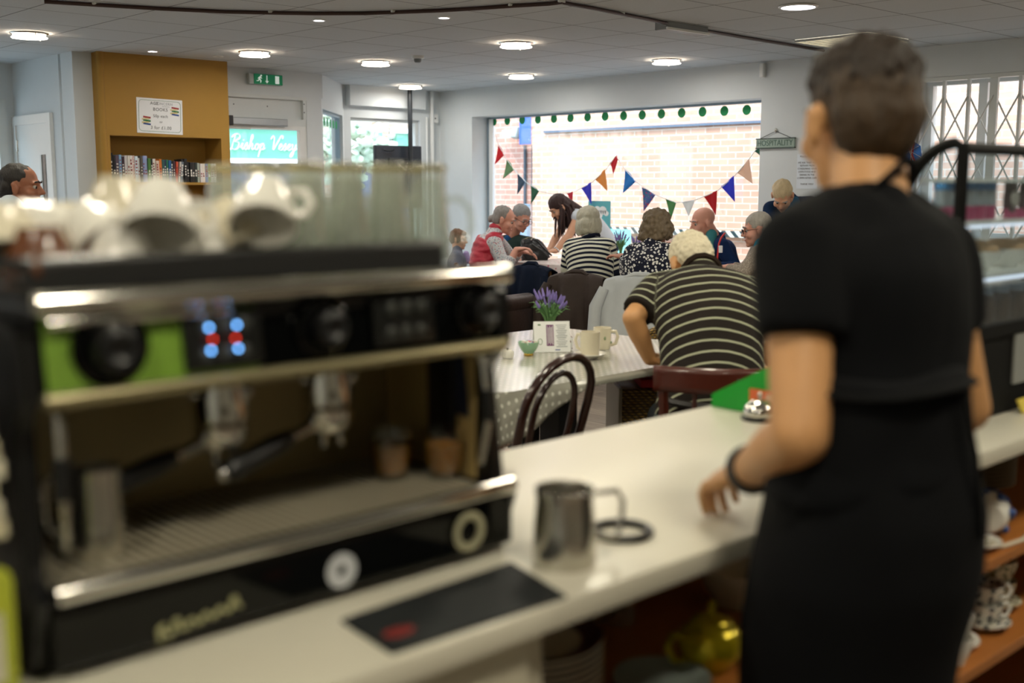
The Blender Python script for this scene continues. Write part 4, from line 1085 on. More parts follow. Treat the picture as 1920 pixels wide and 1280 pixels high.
# --- man in the striped polo, leaning over the dotted table
J = dict(pel=pt(1338, 742, 4.02), neck=pt(1318, 520, 4.33), head=pt(1297, 494, 4.47), sl=pt(1232, 545, 4.30), sr=pt(1398, 552, 4.26),
         el=pt(1186, 596, 4.17), wl=pt(1218, 672, 4.24), er=pt(1440, 640, 4.22), wr=pt(1455, 695, 4.4))
J['pel'].z = .60
fpolo = (FWD * .95 + RGT * .1)
kz = J['pel'] + fpolo * .43; J['kl'] = Vector((kz.x, kz.y, .52)) - RGT * .16; J['kr'] = Vector((kz.x, kz.y, .52)) + RGT * .14
J['al'] = J['kl'] - UP * .43 - fpolo * .05; J['ar'] = J['kr'] - UP * .43 - fpolo * .05
def polo_extra(body, off, d):
    band(body, off, d['Pv'] + UP * .07, UP, .172, mat('belt', '#1a1512', .5), 'belt', .014)
person('white haired man in brown and cream striped polo shirt, seen from behind', J, stripes('polo_stripe', ('#231d19', '#a9ac92'), .041, .18), cloth('charcoal_jeans', '#3a4044'), h_short, 'tan',
       facing=fpolo, look=(FWD * .62 - RGT * .14 - UP * .75), up=UP, hair_mat=HM('white', '#d9cfb4', .15), sleeve='half', girth=1.18, hs=1.03, eye=True, neck_r=.06, coll=cloth('polo_collar', '#2a2019'),
       palm={'pl': (RGT * .9 + FWD * .2 - UP * .12, UP), 'pr': (FWD, UP)}, curl=(12, 25), sag=-FWD * .06 + UP * .05, extra=polo_extra, belly=.03, hairdisp=(70, .007, (1, 1, 1)))

# --- woman in the red body warmer
J = dict(pel=pt(908, 532, 9.85), neck=pt(926, 436, 9.88), head=pt(945, 412, 9.88), sl=pt(928, 447, 10.04), sr=pt(927, 455, 9.72), el=pt(962, 484, 10.1), wl=pt(978, 470, 10.0), er=pt(948, 508, 9.66), wr=pt(968, 468, 9.68))
J['pel'].z = .56
def vest(body, off, d):
    m = MB(); d['torso'](m, .026, lo=0.0, hi=.88); m.cap(d['Cn'] - d['spine'] * .04, d['Cn'] + (d['Hd'] - d['Cn']).normalized() * .02, .075, .066)
    for k in ('sl', 'sr'): m.cap(lerp(d['Cn'] - d['spine'] * .05, J[k], .3), lerp(d['Cn'], J[k], .86), .08, .075)
    organic('body_warmer', m, .009, mat('red_quilt', '#b3243a', .45, var=.12, scale=14, bump=.6, bscale=26), body, 3, disp=(16, .014, (.6, .6, 1.8)), off=off)
    band(body, off, d['Hd'] + d['Fm'] @ Vector((0, -.10, -.025)), d['Fm'] @ Vector((0, 1, 0)), .026, mat('hair_tie', '#5a2436', .6), 'hair_tie', .006)
person('grey haired woman in red quilted body warmer reaching into the black handbag', J, cells('speckled_knit', '#c9cbcd', ['#6f86a0', '#b4606a'], 70, .33), NAVYT, h_bun, 'pink', look=(RGT * .9 - FWD * .12 - UP * .32), hair_mat=HM('steel', '#8d8884'),
       sleeve='push', brow=HM('steel', ''), extra=vest, palm={'pl': (RGT * .9 - UP * .2, UP), 'pr': (RGT * .9 + UP * .12, UP - RGT * .1)}, curl=(30, 48), sag=-RGT * .03)

# --- man in glasses beside her
J = dict(pel=pt(950, 520, 11.05), neck=pt(961, 443, 11.0), head=pt(977, 408, 10.82), sr=pt(932, 456, 11.10), sl=pt(992, 457, 10.85), er=pt(936, 498, 10.9), wr=pt(962, 496, 10.6), el=pt(1004, 487, 10.72), wl=pt(978, 487, 10.52))
J['pel'].z = .58
def blueshirt(body, off, d):
    m = MB(); c = d['Cn']; m.cap(c - d['spine'] * .03 + d['fw'] * .05, c - d['spine'] * .24 + d['fw'] * .09, .05, .05)
    organic('shirt_front', m, .01, cloth('blue_shirt', '#1f4a78'), body, 2, off=off)
person('grey haired man in glasses and dark green jacket sitting behind the red body warmer', J, cloth('dark_green_jacket', '#2b3b38'), TROU, h_short, 'pink', look=(RGT * .55 - FWD * .62 - UP * .42), hair_mat=HM('grey', '#8f9090'), brow=HM('grey', ''),
       glass=mat('thin_frames', '#3a3d42', .3, .8), extra=blueshirt, palm={'pl': (-FWD * .8 - RGT * .3, UP), 'pr': (RGT * .7 - FWD * .5, UP)}, hs=1.03)

# --- young woman bending over the table
J = dict(pel=pt(1140, 462, 11.0), neck=pt(1076, 398, 10.9), head=pt(1049, 388, 10.85), sl=pt(1084, 407, 10.74), sr=pt(1064, 408, 11.05), el=pt(1067, 441, 10.72), wl=pt(1042, 470, 10.68), er=pt(1047, 438, 11.0), wr=pt(1030, 468, 10.85))
def longhair(body, off, d):
    rg = random.Random(4); m = MB(); H = d['Hd']; F = d['Fm']
    for i in range(54):
        a = rg.uniform(-1, 1); s0 = H + F @ Vector((.075 * a, -.055 + rg.uniform(-.03, .075) * (1 if abs(a) > .5 else .2), .03 + rg.uniform(-.02, .03)))
        ln = rg.uniform(.16, .36)
        lat = rg.uniform(-.5, 1.0)
        e = s0 + Vector((0, 0, -ln)) + RGT * (.13 * lat) - FWD * rg.uniform(.0, .06)
        mdl = lerp(s0, e, .45) + UP * .05 + RGT * .03 * lat
        m.tube([s0, mdl, lerp(mdl, e, .6), e], [.012, .016, .012, .003], 6)
    m.cap(H + F @ Vector((0, -.06, .02)), d['Cn'] + RGT * .05 + UP * .02, .06, .045); m.cap(d['Cn'] + RGT * .03 + UP * .03, d['Cn'] + RGT * .22 - UP * .03, .045, .012)
    for v in m.bm.verts: v.co -= off
    m.obj('long_hair', HM('dark_brown', '#35201f', .35), body)
    band(body, off, lerp(J['el'], J['wl'], .93), J['wl'] - J['el'], .028, mat('silver_watch', '#c8ccce', .25, .9), 'watch')
person('young woman with long dark hair in pale T-shirt bending over the table', J, cloth('pale_tshirt', '#cdd4dc'), JEANS, h_long, 'fair', facing=-RGT, look=(-RGT * .72 - FWD * .18 - UP * .62), hair_mat=HM('dark_brown', '#35201f', .35), sleeve='vestless', stand=True, extra=longhair,
       brow=HM('dark_brown', ''), girth=.9, palm={'pl': (-RGT * .6 - FWD * .6, UP), 'pr': (-RGT * .8 - FWD * .4, UP)}, curl=(12, 12), sag=UP * .05)

# --- woman in the striped cardigan
J = dict(pel=pt(1106, 545, 8.82), neck=pt(1107, 450, 8.93), head=pt(1102, 418, 8.98), sl=pt(1072, 464, 8.95), sr=pt(1139, 463, 8.83), el=pt(1062, 505, 9.0), wl=pt(1078, 497, 9.22), er=pt(1154, 507, 8.85), wr=pt(1146, 497, 9.1))
J['pel'].z = .57
person('white haired woman with a bob in navy and white striped cardigan, back to us', J, stripes('cardigan_stripe', ('#dcdccb', '#171c2e'), .039, .5), NAVYT, h_bob, 'pink', look=(FWD * .93 - RGT * .3 - UP * .2), hair_mat=HM('silver', '#b9b6a4', .2), girth=1.16, coll=cloth('navy_collar', '#171c2e'),
       palm=hand_flat(FWD), sag=-FWD * .02, hs=1.04)

# --- woman in the spotted blouse
J = dict(pel=pt(1213, 560, 8.12), neck=pt(1222, 462, 8.12), head=pt(1232, 428, 8.18), sl=pt(1188, 475, 8.18), sr=pt(1262, 474, 8.02), el=pt(1175, 512, 8.25), wl=pt(1170, 482, 8.42), er=pt(1282, 515, 8.05), wr=pt(1275, 500, 8.3))
J['pel'].z = .57
person('woman with curly brown hair in navy blouse with white spots, back to us', J, cells('spotted_blouse', '#13162a', ['#dddcd8'], 48, .40), NAVYT, h_curly, 'pink', look=(FWD * .85 + RGT * .5 - UP * .1), hair_mat=HM('curly_brown', '#6e5f4a', .45), girth=1.22, palm={'pl': (FWD * .5 - RGT * .6 + UP * .1, UP), 'pr': (FWD, UP)},
       hairdisp=(34, .016, (1, 1, 1)), hs=1.05)

# --- bald man in the navy sports jacket
J = dict(pel=pt(1362, 538, 10.0), neck=pt(1338, 448, 9.85), head=pt(1318, 417, 9.75), sl=pt(1352, 462, 9.65), sr=pt(1324, 458, 10.0), el=pt(1380, 503, 9.6), wl=pt(1345, 500, 9.42), er=pt(1285, 478, 9.7), wr=pt(1256, 458, 9.5))
J['pel'].z = .58
def sports(body, off, d):
    c = d['Cn']; m = MB(); m.cap(pt(1334, 440, 9.72), pt(1330, 470, 9.66), .05, .05)
    organic('tshirt_front', m, .01, cloth('teal_tshirt', '#3f8288'), body, 2, off=off)
    MB().tube([pt(x, y, e) - off for x, y, e in ((1359, 437, 9.62), (1352, 446, 9.57), (1348, 457, 9.545), (1346, 474, 9.55), (1344, 492, 9.56))], .0085, 6).obj('red_piping', mat('red_piping', '#c8302f', .6), body)
    b_ = MB(); b_.cap(c - d['fw'] * .05 + UP * .0, c - d['fw'] * .075 - UP * .06, .065, .055); organic('hood', b_, .01, cloth('navy_jacket', ''), body, 2, disp=(20, .012, (1, 1, 1)), off=off)
    MB().box(pt(1351, 467, 9.54) - off, (.035, .012, .06), rot=frame(RGT * -.4 - FWD), bev=.004).obj('white_badge', M_PAPER, body, False)
person('bald man in navy sports jacket with red piping, turned to the left', J, cloth('navy_jacket', '#1a2f58'), TROU, None, 'pink', facing=(-1, .2, 0), look=(-RGT * .94 - FWD * .28 - UP * .2), eye=True, brow=HM('grey', ''), girth=1.2, hs=1.1, extra=sports, neck_r=.068,
       palm={'pl': (-RGT * .9 - FWD * .3, UP), 'pr': (-RGT * .8 - FWD * .5, UP)})

# --- man with glasses at the right end of the table
J = dict(pel=pt(1446, 548, 8.45), neck=pt(1432, 462, 8.42), head=pt(1420, 430, 8.42), sl=pt(1424, 476, 8.25), sr=pt(1424, 470, 8.6), el=pt(1392, 512, 8.2), wl=pt(1362, 503, 8.3), er=pt(1400, 508, 8.62), wr=pt(1372, 500, 8.6))
J['pel'].z = .57
def turq(body, off, d):
    m = MB(); c = d['Cn']
    m.cap(c - d['fw'] * .05 + UP * .012, c - d['fw'] * .10 - UP * .10, .075, .09); m.cap(lerp(c, J['sl'], .3) + UP * .02, lerp(c, J['sl'], .62) + UP * .012, .064, .060)
    organic('turquoise_collar', m, .01, cloth('turquoise', '#1f8fae'), body, 2, off=off)
person('grey haired man in dark glasses and fine checked shirt at the table end', J, cells('fine_check', '#8f8478', ['#b3a99b'], 130, .4), TROU, h_short, 'pink', look=(-RGT * .93 + FWD * .1 - UP * .15), hair_mat=HM('grey_white', '#a9a49a', .25), brow=HM('grey', ''), glass=mat('dark_frames', '#16161c', .3), girth=1.15, extra=turq,
       palm={'pl': (-RGT, UP), 'pr': (-RGT, UP)}, hs=1.05)

# --- standing man in blue
J = dict(pel=pt(1496, 478, 9.5), neck=pt(1482, 376, 9.45), head=pt(1467, 366, 9.28), sr=pt(1446, 392, 9.45), sl=pt(1518, 384, 9.42), er=pt(1440, 435, 9.35), wr=pt(1452, 468, 9.15), el=pt(1524, 432, 9.3), wl=pt(1500, 468, 9.1))
def panel(body, off, d):
    m = MB(); c = d['Cn']; m.cap(c + d['fw'] * .02 - UP * .05 + RGT * .0, c + d['fw'] * .09 - UP * .3, .10, .11)
    organic('light_blue_panel', m, .012, cloth('mid_blue', '#1f5f86'), body, 2, off=off)
person('balding fair haired man in two-tone blue top standing with head bowed', J, cloth('navy_top', '#142a4a'), TROU, h_short, 'fair', facing=-FWD, look=(-FWD * .62 - RGT * .22 - UP * .78), hair_mat=HM('fair', '#cdb994', .2), brow=HM('grey', ''), stand=True, extra=panel,
       palm={'pl': (-FWD, UP), 'pr': (-FWD, UP)}, hs=1.05, girth=1.1, up=UP)

# --- boy by the window and the dark haired woman far left
J = dict(pel=pt(856, 540, 11.25), neck=pt(857, 470, 11.25), head=pt(859, 448, 11.25), sl=pt(855, 480, 11.38), sr=pt(856, 481, 11.12), el=pt(858, 515, 11.42), wl=pt(868, 532, 11.35), er=pt(858, 515, 11.08), wr=pt(868, 532, 11.15))
person('small boy with brown hair in grey top at the far left of the group', J, cloth('grey_kids_top', '#6a6f7c'), JEANS, h_fringe, 'fair', facing=RGT, look=(RGT * .95 - FWD * .2 - UP * .12), hair_mat=HM('boy_brown', '#6d5038'), hs=.84, girth=.74, stand=True, brow=HM('boy_brown', ''), neck_r=.04, palm={'pl': (RGT, UP), 'pr': (RGT, UP)},
       extra=lambda body, off, d: MB().cap(d['Cn'] - off + d['fw'] * .09 - UP * .03, d['Cn'] - off + d['fw'] * .10 - UP * .10, .03, .035).obj('lilac_front', cloth('lilac', '#a99ac8'), body))
J = dict(pel=pt(12, 560, 5.8), neck=pt(20, 392, 5.82), head=pt(40, 350, 5.85), sl=pt(15, 410, 5.98), sr=pt(8, 412, 5.66), el=pt(30, 500, 6.0), wl=pt(90, 520, 5.95), er=pt(20, 505, 5.62), wr=pt(85, 525, 5.65))
person('woman with dark hair tied back in profile at the far left edge', J, cloth('pale_blue_top', '#c9d4de'), TROU, h_bun, 'brown', facing=RGT, look=(RGT * .97 + FWD * .1 - UP * .05), hair_mat=HM('black', '#17110f', .3), brow=HM('black', ''), stand=True, palm={'pl': (RGT, UP), 'pr': (RGT, UP)}, hs=1.0, girth=.95)
# ================================================================== COUNTER AND WHAT STANDS ON IT
CT = .90; CY0, CY1 = .957, 1.615
def worktop_mat():
    m, t, b = base('white_worktop')
    tc = N(t, 'ShaderNodeTexCoord'); no = N(t, 'ShaderNodeTexNoise'); no.inputs['Scale'].default_value = 3.5; no.inputs['Detail'].default_value = 6
    t.links.new(tc.outputs['Object'], no.inputs['Vector'])
    t.links.new(mixc(t, no.outputs['Fac'], lin('#cfcab8'), lin('#dedacb')), b.inputs['Base Color']); b.inputs['Roughness'].default_value = .32
    return m
M_TOP = worktop_mat()
tag(MB().bb((-1.2, CY0, CT - .036), (3.6, CY1, CT), bev=.006).obj('worktop', M_TOP), 'long cream white worktop of the serving counter', 'worktop')
t = thing('counter_unit', 'counter base with open pine shelves of crockery under the worktop', 'counter', (1.0, 1.28, 0))
M_CARC = mat('counter_carcass', '#cfc9b4', .5); M_DKC = mat('dark_counter_back', '#3a332a', .7)
P_ = lambda a, b: (Vector(a) - Vector((1.0, 1.28, 0)), Vector(b) - Vector((1.0, 1.28, 0)))
def cb(name, a, b, m, bev=.002): return MB().bb(*P_(a, b), bev=bev).obj(name, m, t, False)
cb('front_panel', (-1.2, 1.575, 0), (3.6, 1.6, CT - .036), M_DKC)
cb('side_panel', (.955, 1.0, 0), (.99, 1.575, CT - .036), M_CARC)
cb('side_panel', (3.5, 1.0, 0), (3.53, 1.575, CT - .036), M_CARC)
cb('door', (.5, .985, .08), (.953, 1.0, CT - .04), M_CARC)
cb('door', (.04, .985, .08), (.496, 1.0, CT - .04), M_CARC)
cb('plinth', (-1.2, 1.03, 0), (3.5, 1.05, .08), M_DKC)
for z in (.63, .405, .12): cb('shelf', (.99, 1.0, z - .024), (3.5, 1.575, z), M_PINE)

def squash(o, s): o.scale = s; return o
# ---- crockery builders (origin at the foot)
def cup_parts(r, mt, root, h=.062, inner=None, handle=True, hmt=None, foot=.55):
    MB().lathe([(0, .004), (r * foot, .0), (r * foot * 1.02, .004), (r * .74, h * .28), (r * .93, h * .65), (r, h), (r * .965, h), (r * .89, h * .65), (r * .68, h * .28), (0, .009)]).obj('bowl', mt, root)
    if handle: MB().tube([(r * .90, 0, h * .85), (r * 1.28, 0, h * .92), (r * 1.46, 0, h * .66), (r * 1.28, 0, h * .34), (r * .78, 0, h * .28)], .0048, 8).obj('handle', hmt or mt, root)
def saucer_parts(r, mt, root):
    MB().lathe([(0, .003), (r * .45, 0), (r * .48, .003), (r * .8, .010), (r, .018), (r * .99, .021), (r * .78, .014), (r * .42, .007), (0, .007)]).obj('dish', mt, root)
# ---- espresso machine -------------------------------------------------
MX0, MX1, MY = .42, 1.075, 1.15
mb0 = Vector(((MX0 + MX1) / 2, MY, CT))
em = thing('espresso_machine', 'large black and chrome two group espresso machine on the counter', 'espresso machine', mb0)
hw = (MX1 - MX0) / 2
def L(p): return Vector(p) - mb0
BOXL = lambda name, a, b, m, bev=.004, sm=False: MB().bb(a, b, bev=bev).obj(name, m, em, sm)
BOXL('base_panel', (-hw, -.004, .012), (hw, .03, .088), M_BLACKG, .006)
BOXL('body', (-hw + .01, .03, .012), (hw - .01, .43, .086), M_BLACK)
for x in (-hw + .06, hw - .06):
    for y in (.05, .38): MB().cone((x, y, 0), (x, y, .014), .022, .018).obj('foot', M_BLACK, em)
g = MB(); g.bb((-hw + .02, .012, .086), (hw - .02, .30, .090))
for i in range(42): g.bb((-hw + .03 + i * .0143, .02, .090), (-hw + .036 + i * .0143, .29, .096))
for y in (.02, .15, .285): g.bb((-hw + .025, y, .088), (hw - .025, y + .006, .094))
g.obj('drip_tray', mat('tray_steel', '#b5ae9b', .38, .25), em, False)
MB().tube([(-hw + .004, -.006, .098), (-hw * .5, -.008, .098), (hw * .5, -.008, .098), (hw - .004, -.006, .098)], .0115, 12).obj('tray_bar', M_CHROME, em)
MB().bb((-hw + .003, -.006, .088), (hw - .003, .0, .094)).obj('tray_lip', M_BLACK, em, False)
BOXL('backsplash', (-hw + .012, .27, .090), (hw - .012, .43, .305), mat('bronzed_steel', '#94835a', .4, .25, var=.15, scale=5), .003)
MB().bb((hw - .016, .062, .096), (hw - .011, .27, .300), bev=.001).obj('inner_liner', mat('liner_steel', '#b59c66', .4, .2, var=.15, scale=8), em, False)
MB().prism([(.070, .185), (.14, .190), (.165, .285), (.085, .295)], .002, Matrix(((0, 0, 1, hw - .0185), (1, 0, 0, 0), (0, 1, 0, 0), (0, 0, 0, 1)))).obj('navy_panel', mat('navy_card', '#182038', .6), em, False)
BOXL('housing', (-hw + .012, .018, .306), (hw - .07, .43, .404), M_BLACK, .008)
# dark front fascia, with a green reflection painted on as its left section
MB().prism([(.010, .300), (.022, .402), (.030, .402), (.030, .300)], 2 * hw - .02, Matrix(((0, 0, 1, -hw + .01), (1, 0, 0, 0), (0, 1, 0, 0), (0, 0, 0, 1)))).obj('fascia', M_BLACKG, em, False)
MB().prism([(.0085, .306), (.0195, .392), (.023, .392), (.012, .306)], .245, Matrix(((0, 0, 1, -hw + .014), (1, 0, 0, 0), (0, 1, 0, 0), (0, 0, 0, 1)))).obj('green_reflection', mat('lime_reflection', '#7aa03c', .25, coat=.5), em, False)
MB().tube([(-hw + .008, .004, .300), (hw - .008, .004, .300)], .0085, 12).obj('lower_bar', mat('bronze_bar', '#a39a78', .3, .8), em)
MB().tube([(-hw + .004, .004, .400), (-hw * .4, -.002, .400), (hw * .4, -.002, .400), (hw - .004, .006, .398)], .013, 14).obj('top_bar', M_CHROME, em)
MB().tube([(-hw + .016, .006, .380), (-hw + .22, .004, .380)], .006, 10).obj('trim_bar', M_CHROME, em)
side = [(.0, .088), (.03, .10), (.05, .26), (.012, .30), (.020, .372), (.05, .38), (.40, .38), (.43, .36), (.43, .0), (.03, .0)]
for nm, x in (('side_panel', -hw - .012), ('side_panel', hw - .008)):
    MB().prism(side, .02, Matrix(((0, 0, 1, x), (1, 0, 0, 0), (0, 1, 0, 0), (0, 0, 0, 1)))).obj(nm, M_BLACK, em, False)
MB().prism([(hw - .072, .306), (hw - .012, .306), (hw - .012, .372), (hw - .072, .404)], .40, Matrix(((1, 0, 0, 0), (0, 0, 1, .024), (0, 1, 0, 0), (0, 0, 0, 1)))).obj('shoulder', M_BLACK, em, False)
BOXL('cup_tray', (-hw, .03, .404), (hw - .075, .43, .412), mat('black_cup_mat', '#0c0c0c', .6))
for z, r in ((.440, .006), (.422, .004)):
    MB().tube([(-hw + .01, .035, z), (hw - .10, .035, z), (hw - .08, .06, z), (hw - .08, .42, z), (-hw, .42, z), (-hw, .05, z)], r, 8, closed=True).obj('rail', M_BLACK, em)
MB().bb((-hw + .005, .030, .404), (hw - .10, .036, .438), bev=.002).obj('rail_board', mat('black_cup_mat', '', 0), em, False)
for x in (-hw + .012, -.1, .1, hw - .10): MB().cone((x, .035, .404), (x, .035, .436), .005, seg=8).obj('rail_post', M_BLACK, em)
def knob(px, py, r):
    p = L(ony(px, py, MY + .012)); k = MB()
    k.lathe([(r * 1.55, 0), (r * 1.6, .004), (r * 1.35, .007), (r * 1.2, .002), (0, .002)], p, rot=Matrix.Rotation(R(90), 3, 'X'))
    o = k.obj('knob_well', M_BLACKG, em)
    k = MB(); k.lathe([(r, 0), (r * 1.02, .012), (r * .9, .026), (r * .55, .030), (r * .35, .026), (0, .025)], p, rot=Matrix.Rotation(R(90), 3, 'X')); k.obj('knob', M_BLACK, o)
    k = MB(); k.lathe([(r * .62, .0285), (r * .66, .0315), (r * .58, .0312)], p, rot=Matrix.Rotation(R(90), 3, 'X')); k.obj('knob_ring', M_SLATE, o)
knob(205, 650, .027); knob(603, 612, .024); knob(893, 580, .024)
for px, py, lit in ((418, 636, True), (757, 598, False)):
    p = L(ony(px, py, MY + .010)); f = MB(); f.box(p, (.098, .010, .066), rot=Matrix.Rotation(R(-6), 3, 'X'), bev=.02, seg=4); o = f.obj('button_pad', mat('pad_black', '#121312', .3), em)
    for dx in (-.024, .0, .024):
        for dz in (-.016, .016): MB().ball(p + Vector((dx, -.006, dz)), (.009, .003, .009)).obj('button', mat('button_grey', '#343734', .4), o)
for px, py, c in ((392, 614, 0), (444, 609, 0), (396, 657, 0), (447, 653, 0), (399, 636, 1), (442, 634, 1)):
    p = L(ony(px, py, MY - .002)); MB().ball(p, .0022 if not c else .0020, u=10, v=8).obj('indicator', glow('led_blue', '#6fb4ff', 9.0) if not c else glow('led_red', '#ff3a26', 4.0), em)
# group heads, portafilters, wands
for gx, ang, dz in ((-.055, -172, .0), (.105, -168, .012)):
    k = MB(); k.lathe([(0, .0), (.034, .0), (.036, .03), (.030, .05), (.030, .075), (0, .075)], (gx, .13, .226)); gh = k.obj('group_head', M_CHROME, em)
    MB().bb((gx - .03, .13, .255), (gx + .03, .29, .30), bev=.012).obj('group_body', M_BLACK, gh, True)
    k = MB(); k.lathe([(0, .0), (.026, .0), (.034, .012), (.035, .03), (.03, .03), (0, .028)], (gx, .13, .190)); pf = k.obj('portafilter', M_CHROME, em)
    d = Vector((math.cos(R(ang)), math.sin(R(ang)), -.22)).normalized(); c = Vector((gx, .13, .206))
    MB().tube([c + d * .03, c + d * .06, c + d * .075], [.008, .007, .010], 10).obj('neck', M_CHROME, pf)
    MB().tube([c + d * .072, c + d * .10, c + d * .14, c + d * .175, c + d * .185], [.011, .0145, .014, .016, .012], 12).obj('grip', M_BLACK, pf)
    MB().ball(c + d * .188, .0085).obj('end_cap', M_CHROME, pf)
    MB().tube([(gx - .012, .125, .192), (gx - .014, .12, .168)], .006, 8).tube([(gx + .012, .125, .192), (gx + .014, .12, .168)], .006, 8).obj('spout', M_CHROME, pf)
    for q in range(4):
        a = R(40 + 70 * q); MB().ball((gx + .036 * math.cos(a), .13 - .036 * abs(math.sin(a)), .262 - .02 * (q % 2)), .006).obj('bolt', M_CHROME, gh)
for x, s in ((-hw + .035, -1), (hw - .03, 1)):
    MB().tube([(x, .05, .30), (x + .004 * s, .03, .27), (x + .006 * s, .02, .20), (x + .002 * s, .035, .125)], [.006, .006, .0055, .004], 10).obj('steam_wand', M_STEEL, em)
    MB().tube([(x + .005 * s, .024, .235), (x + .007 * s, .02, .19)], .010, 10).obj('wand_grip', M_BLACK, em)
MB().bb((hw - .026, .10, .09), (hw - .006, .16, .30), bev=.006).obj('pillar', M_BLACK, em)
MB().bb((-hw + .0, .06, .09), (-hw + .02, .2, .30), bev=.006).obj('pillar', M_BLACK, em)
# badges on the base panel
def badge(px, py): return L(ony(px, py, MY - .0065))
p = badge(877, 995)
MB().lathe([(.016, 0), (.026, .001), (.028, .004), (.024, .006), (.017, .004)], p, rot=Matrix.Rotation(R(90), 3, 'X')).obj('gauge_ring', mat('ring_cream', '#bdb99a', .4, .4), em)
MB().lathe([(0, .001), (.0165, .001)], p, rot=Matrix.Rotation(R(90), 3, 'X')).obj('gauge_glass', M_BLACKG, em)
p = badge(640, 1069); f = MB()
for i in range(9): a = R(40 * i); f.ball(p + Vector((.0125 * math.cos(a), 0, .0125 * math.sin(a))), (.0075, .002, .0075))
f.lathe([(.010, 0), (.022, .0005), (.022, .002), (.010, .002)], p, rot=Matrix.Rotation(R(90), 3, 'X'))
f.obj('flower_badge', mat('badge_silver', '#c9ccd0', .35), em)
MB().ball(p + Vector((0, -.002, 0)), (.005, .002, .005)).obj('badge_centre', M_BLACK, em)
p0, p1 = badge(298, 1192), badge(452, 1130)
f = MB(); n = 40
f.tube([lerp(p0, p1, i / n) + Vector((0, 0, .004 * math.sin(i * .9) + (.007 if i in (8, 9, 36, 37) else 0))) for i in range(n + 1)], .0026, 6)
f.tube([lerp(p0, p1, .02) + Vector((0, 0, -.008)), p0 + Vector((0, 0, .006)), lerp(p0, p1, .08) + Vector((0, 0, .010))], .0026, 6)
f.obj('script_badge', mat('badge_cream', '#a9a77c', .4), em)
# ---- things round the machine
def steel_jug(loc, r, h, rz, label, handle_mat=M_STEEL):
    j = thing('milk_jug', label, 'jug', loc, rz)
    MB().lathe([(0, .002), (r * .98, 0), (r * 1.02, .006), (r, h * .5), (r * .92, h * .85), (r * .98, h), (r * .955, h), (r * .9, h * .85), (r * .96, h * .5), (r * .96, .01), (0, .008)]).obj('body', M_STEEL, j)
    MB().tube([(r * .9, 0, h * .9), (r * 1.75, 0, h * .92), (r * 1.95, 0, h * .78), (r * 1.9, 0, h * .42), (r * 1.7, 0, h * .3), (r * .98, 0, h * .32)], .0042, 8, flat=1.0).obj('handle', handle_mat, j)
    return j
steel_jug(onz(1058, 1056, CT), .043, .108, R(-30), 'steel milk jug on the worktop at the right end of the coffee machine')
jp = onz(186, 1040, CT + .098)
steel_jug((jp.x, max(jp.y, MY + .055), CT + .0965), .029, .105, R(150), 'tall steel jug on the left end of the drip tray')
rb = onz(1165, 1002, CT)
tag(MB().tube([Vector((.043 * math.cos(R(15 * i)), .043 * math.sin(R(15 * i)), .0062)) for i in range(24)], .0062, 10, closed=True).obj('rubber_ring', M_BLACK, None, True, (rb.x, rb.y, CT)), 'black rubber ring lying on the worktop by the milk jug', 'ring')
mp_ = [onz(x, y, CT) for x, y in ((958, 1058), (1062, 1121), (735, 1228), (640, 1166))]
mc = sum(mp_, Vector()) / 4
t = thing('bar_mat', 'black rubber bar mat with a red badge in front of the coffee machine', 'mat', mc)
MB().prism([((p - mc).x, (p - mc).y) for p in mp_], .004).obj('pad', mat('mat_rubber', '#111719', .7, bump=.3, bscale=300), t, False)
lp = onz(748, 1190, CT) - mc
f = MB(); f.ball((lp.x, lp.y, .0045), (.0215, .012, .0012)); f.obj('red_badge', mat('badge_red', '#8e2a26', .6), t)
f = MB(); f.tube([(lp.x - .014 + .0028 * i, lp.y + .003 * (-1) ** i, .0058) for i in range(11)], .0009, 5); f.obj('badge_lettering', mat('badge_dark', '#3a1412', .6), t)
def shot(loc, label):
    j = thing('coffee_glass', label, 'glass', loc)
    MB().lathe([(0, .0), (.024, 0), (.028, .02), (.032, .07), (.0305, .07), (.0265, .02), (.022, .006), (0, .005)]).obj('glass_bowl', pane('clear_glass', '#f4f6f4', .05, .2), j)
    MB().lathe([(0, .007), (.021, .008), (.0255, .022), (.0285, .05), (0, .051)]).obj('coffee', mat('milky_coffee', '#a06a22', .4), j)
shot((.975, 1.30, CT + .0965), 'glass of milky coffee on the drip tray under the right group')
shot((1.035, 1.25, CT + .0965), 'glass of milky coffee at the right end of the drip tray')
pc = onz(930, 853, CT)
t = thing('paper_cup', 'amber paper cup standing on the worktop behind the coffee machine', 'cup', (1.33, 1.53, CT))
MB().lathe([(0, 0), (.026, 0), (.035, .085), (.0335, .085), (.025, .004), (0, .004)]).obj('cup_body', mat('amber_cup', '#c9a24e', .5), t)
MB().lathe([(.034, .083), (.037, .087), (.034, .091)]).obj('rim', M_CREAM, t)
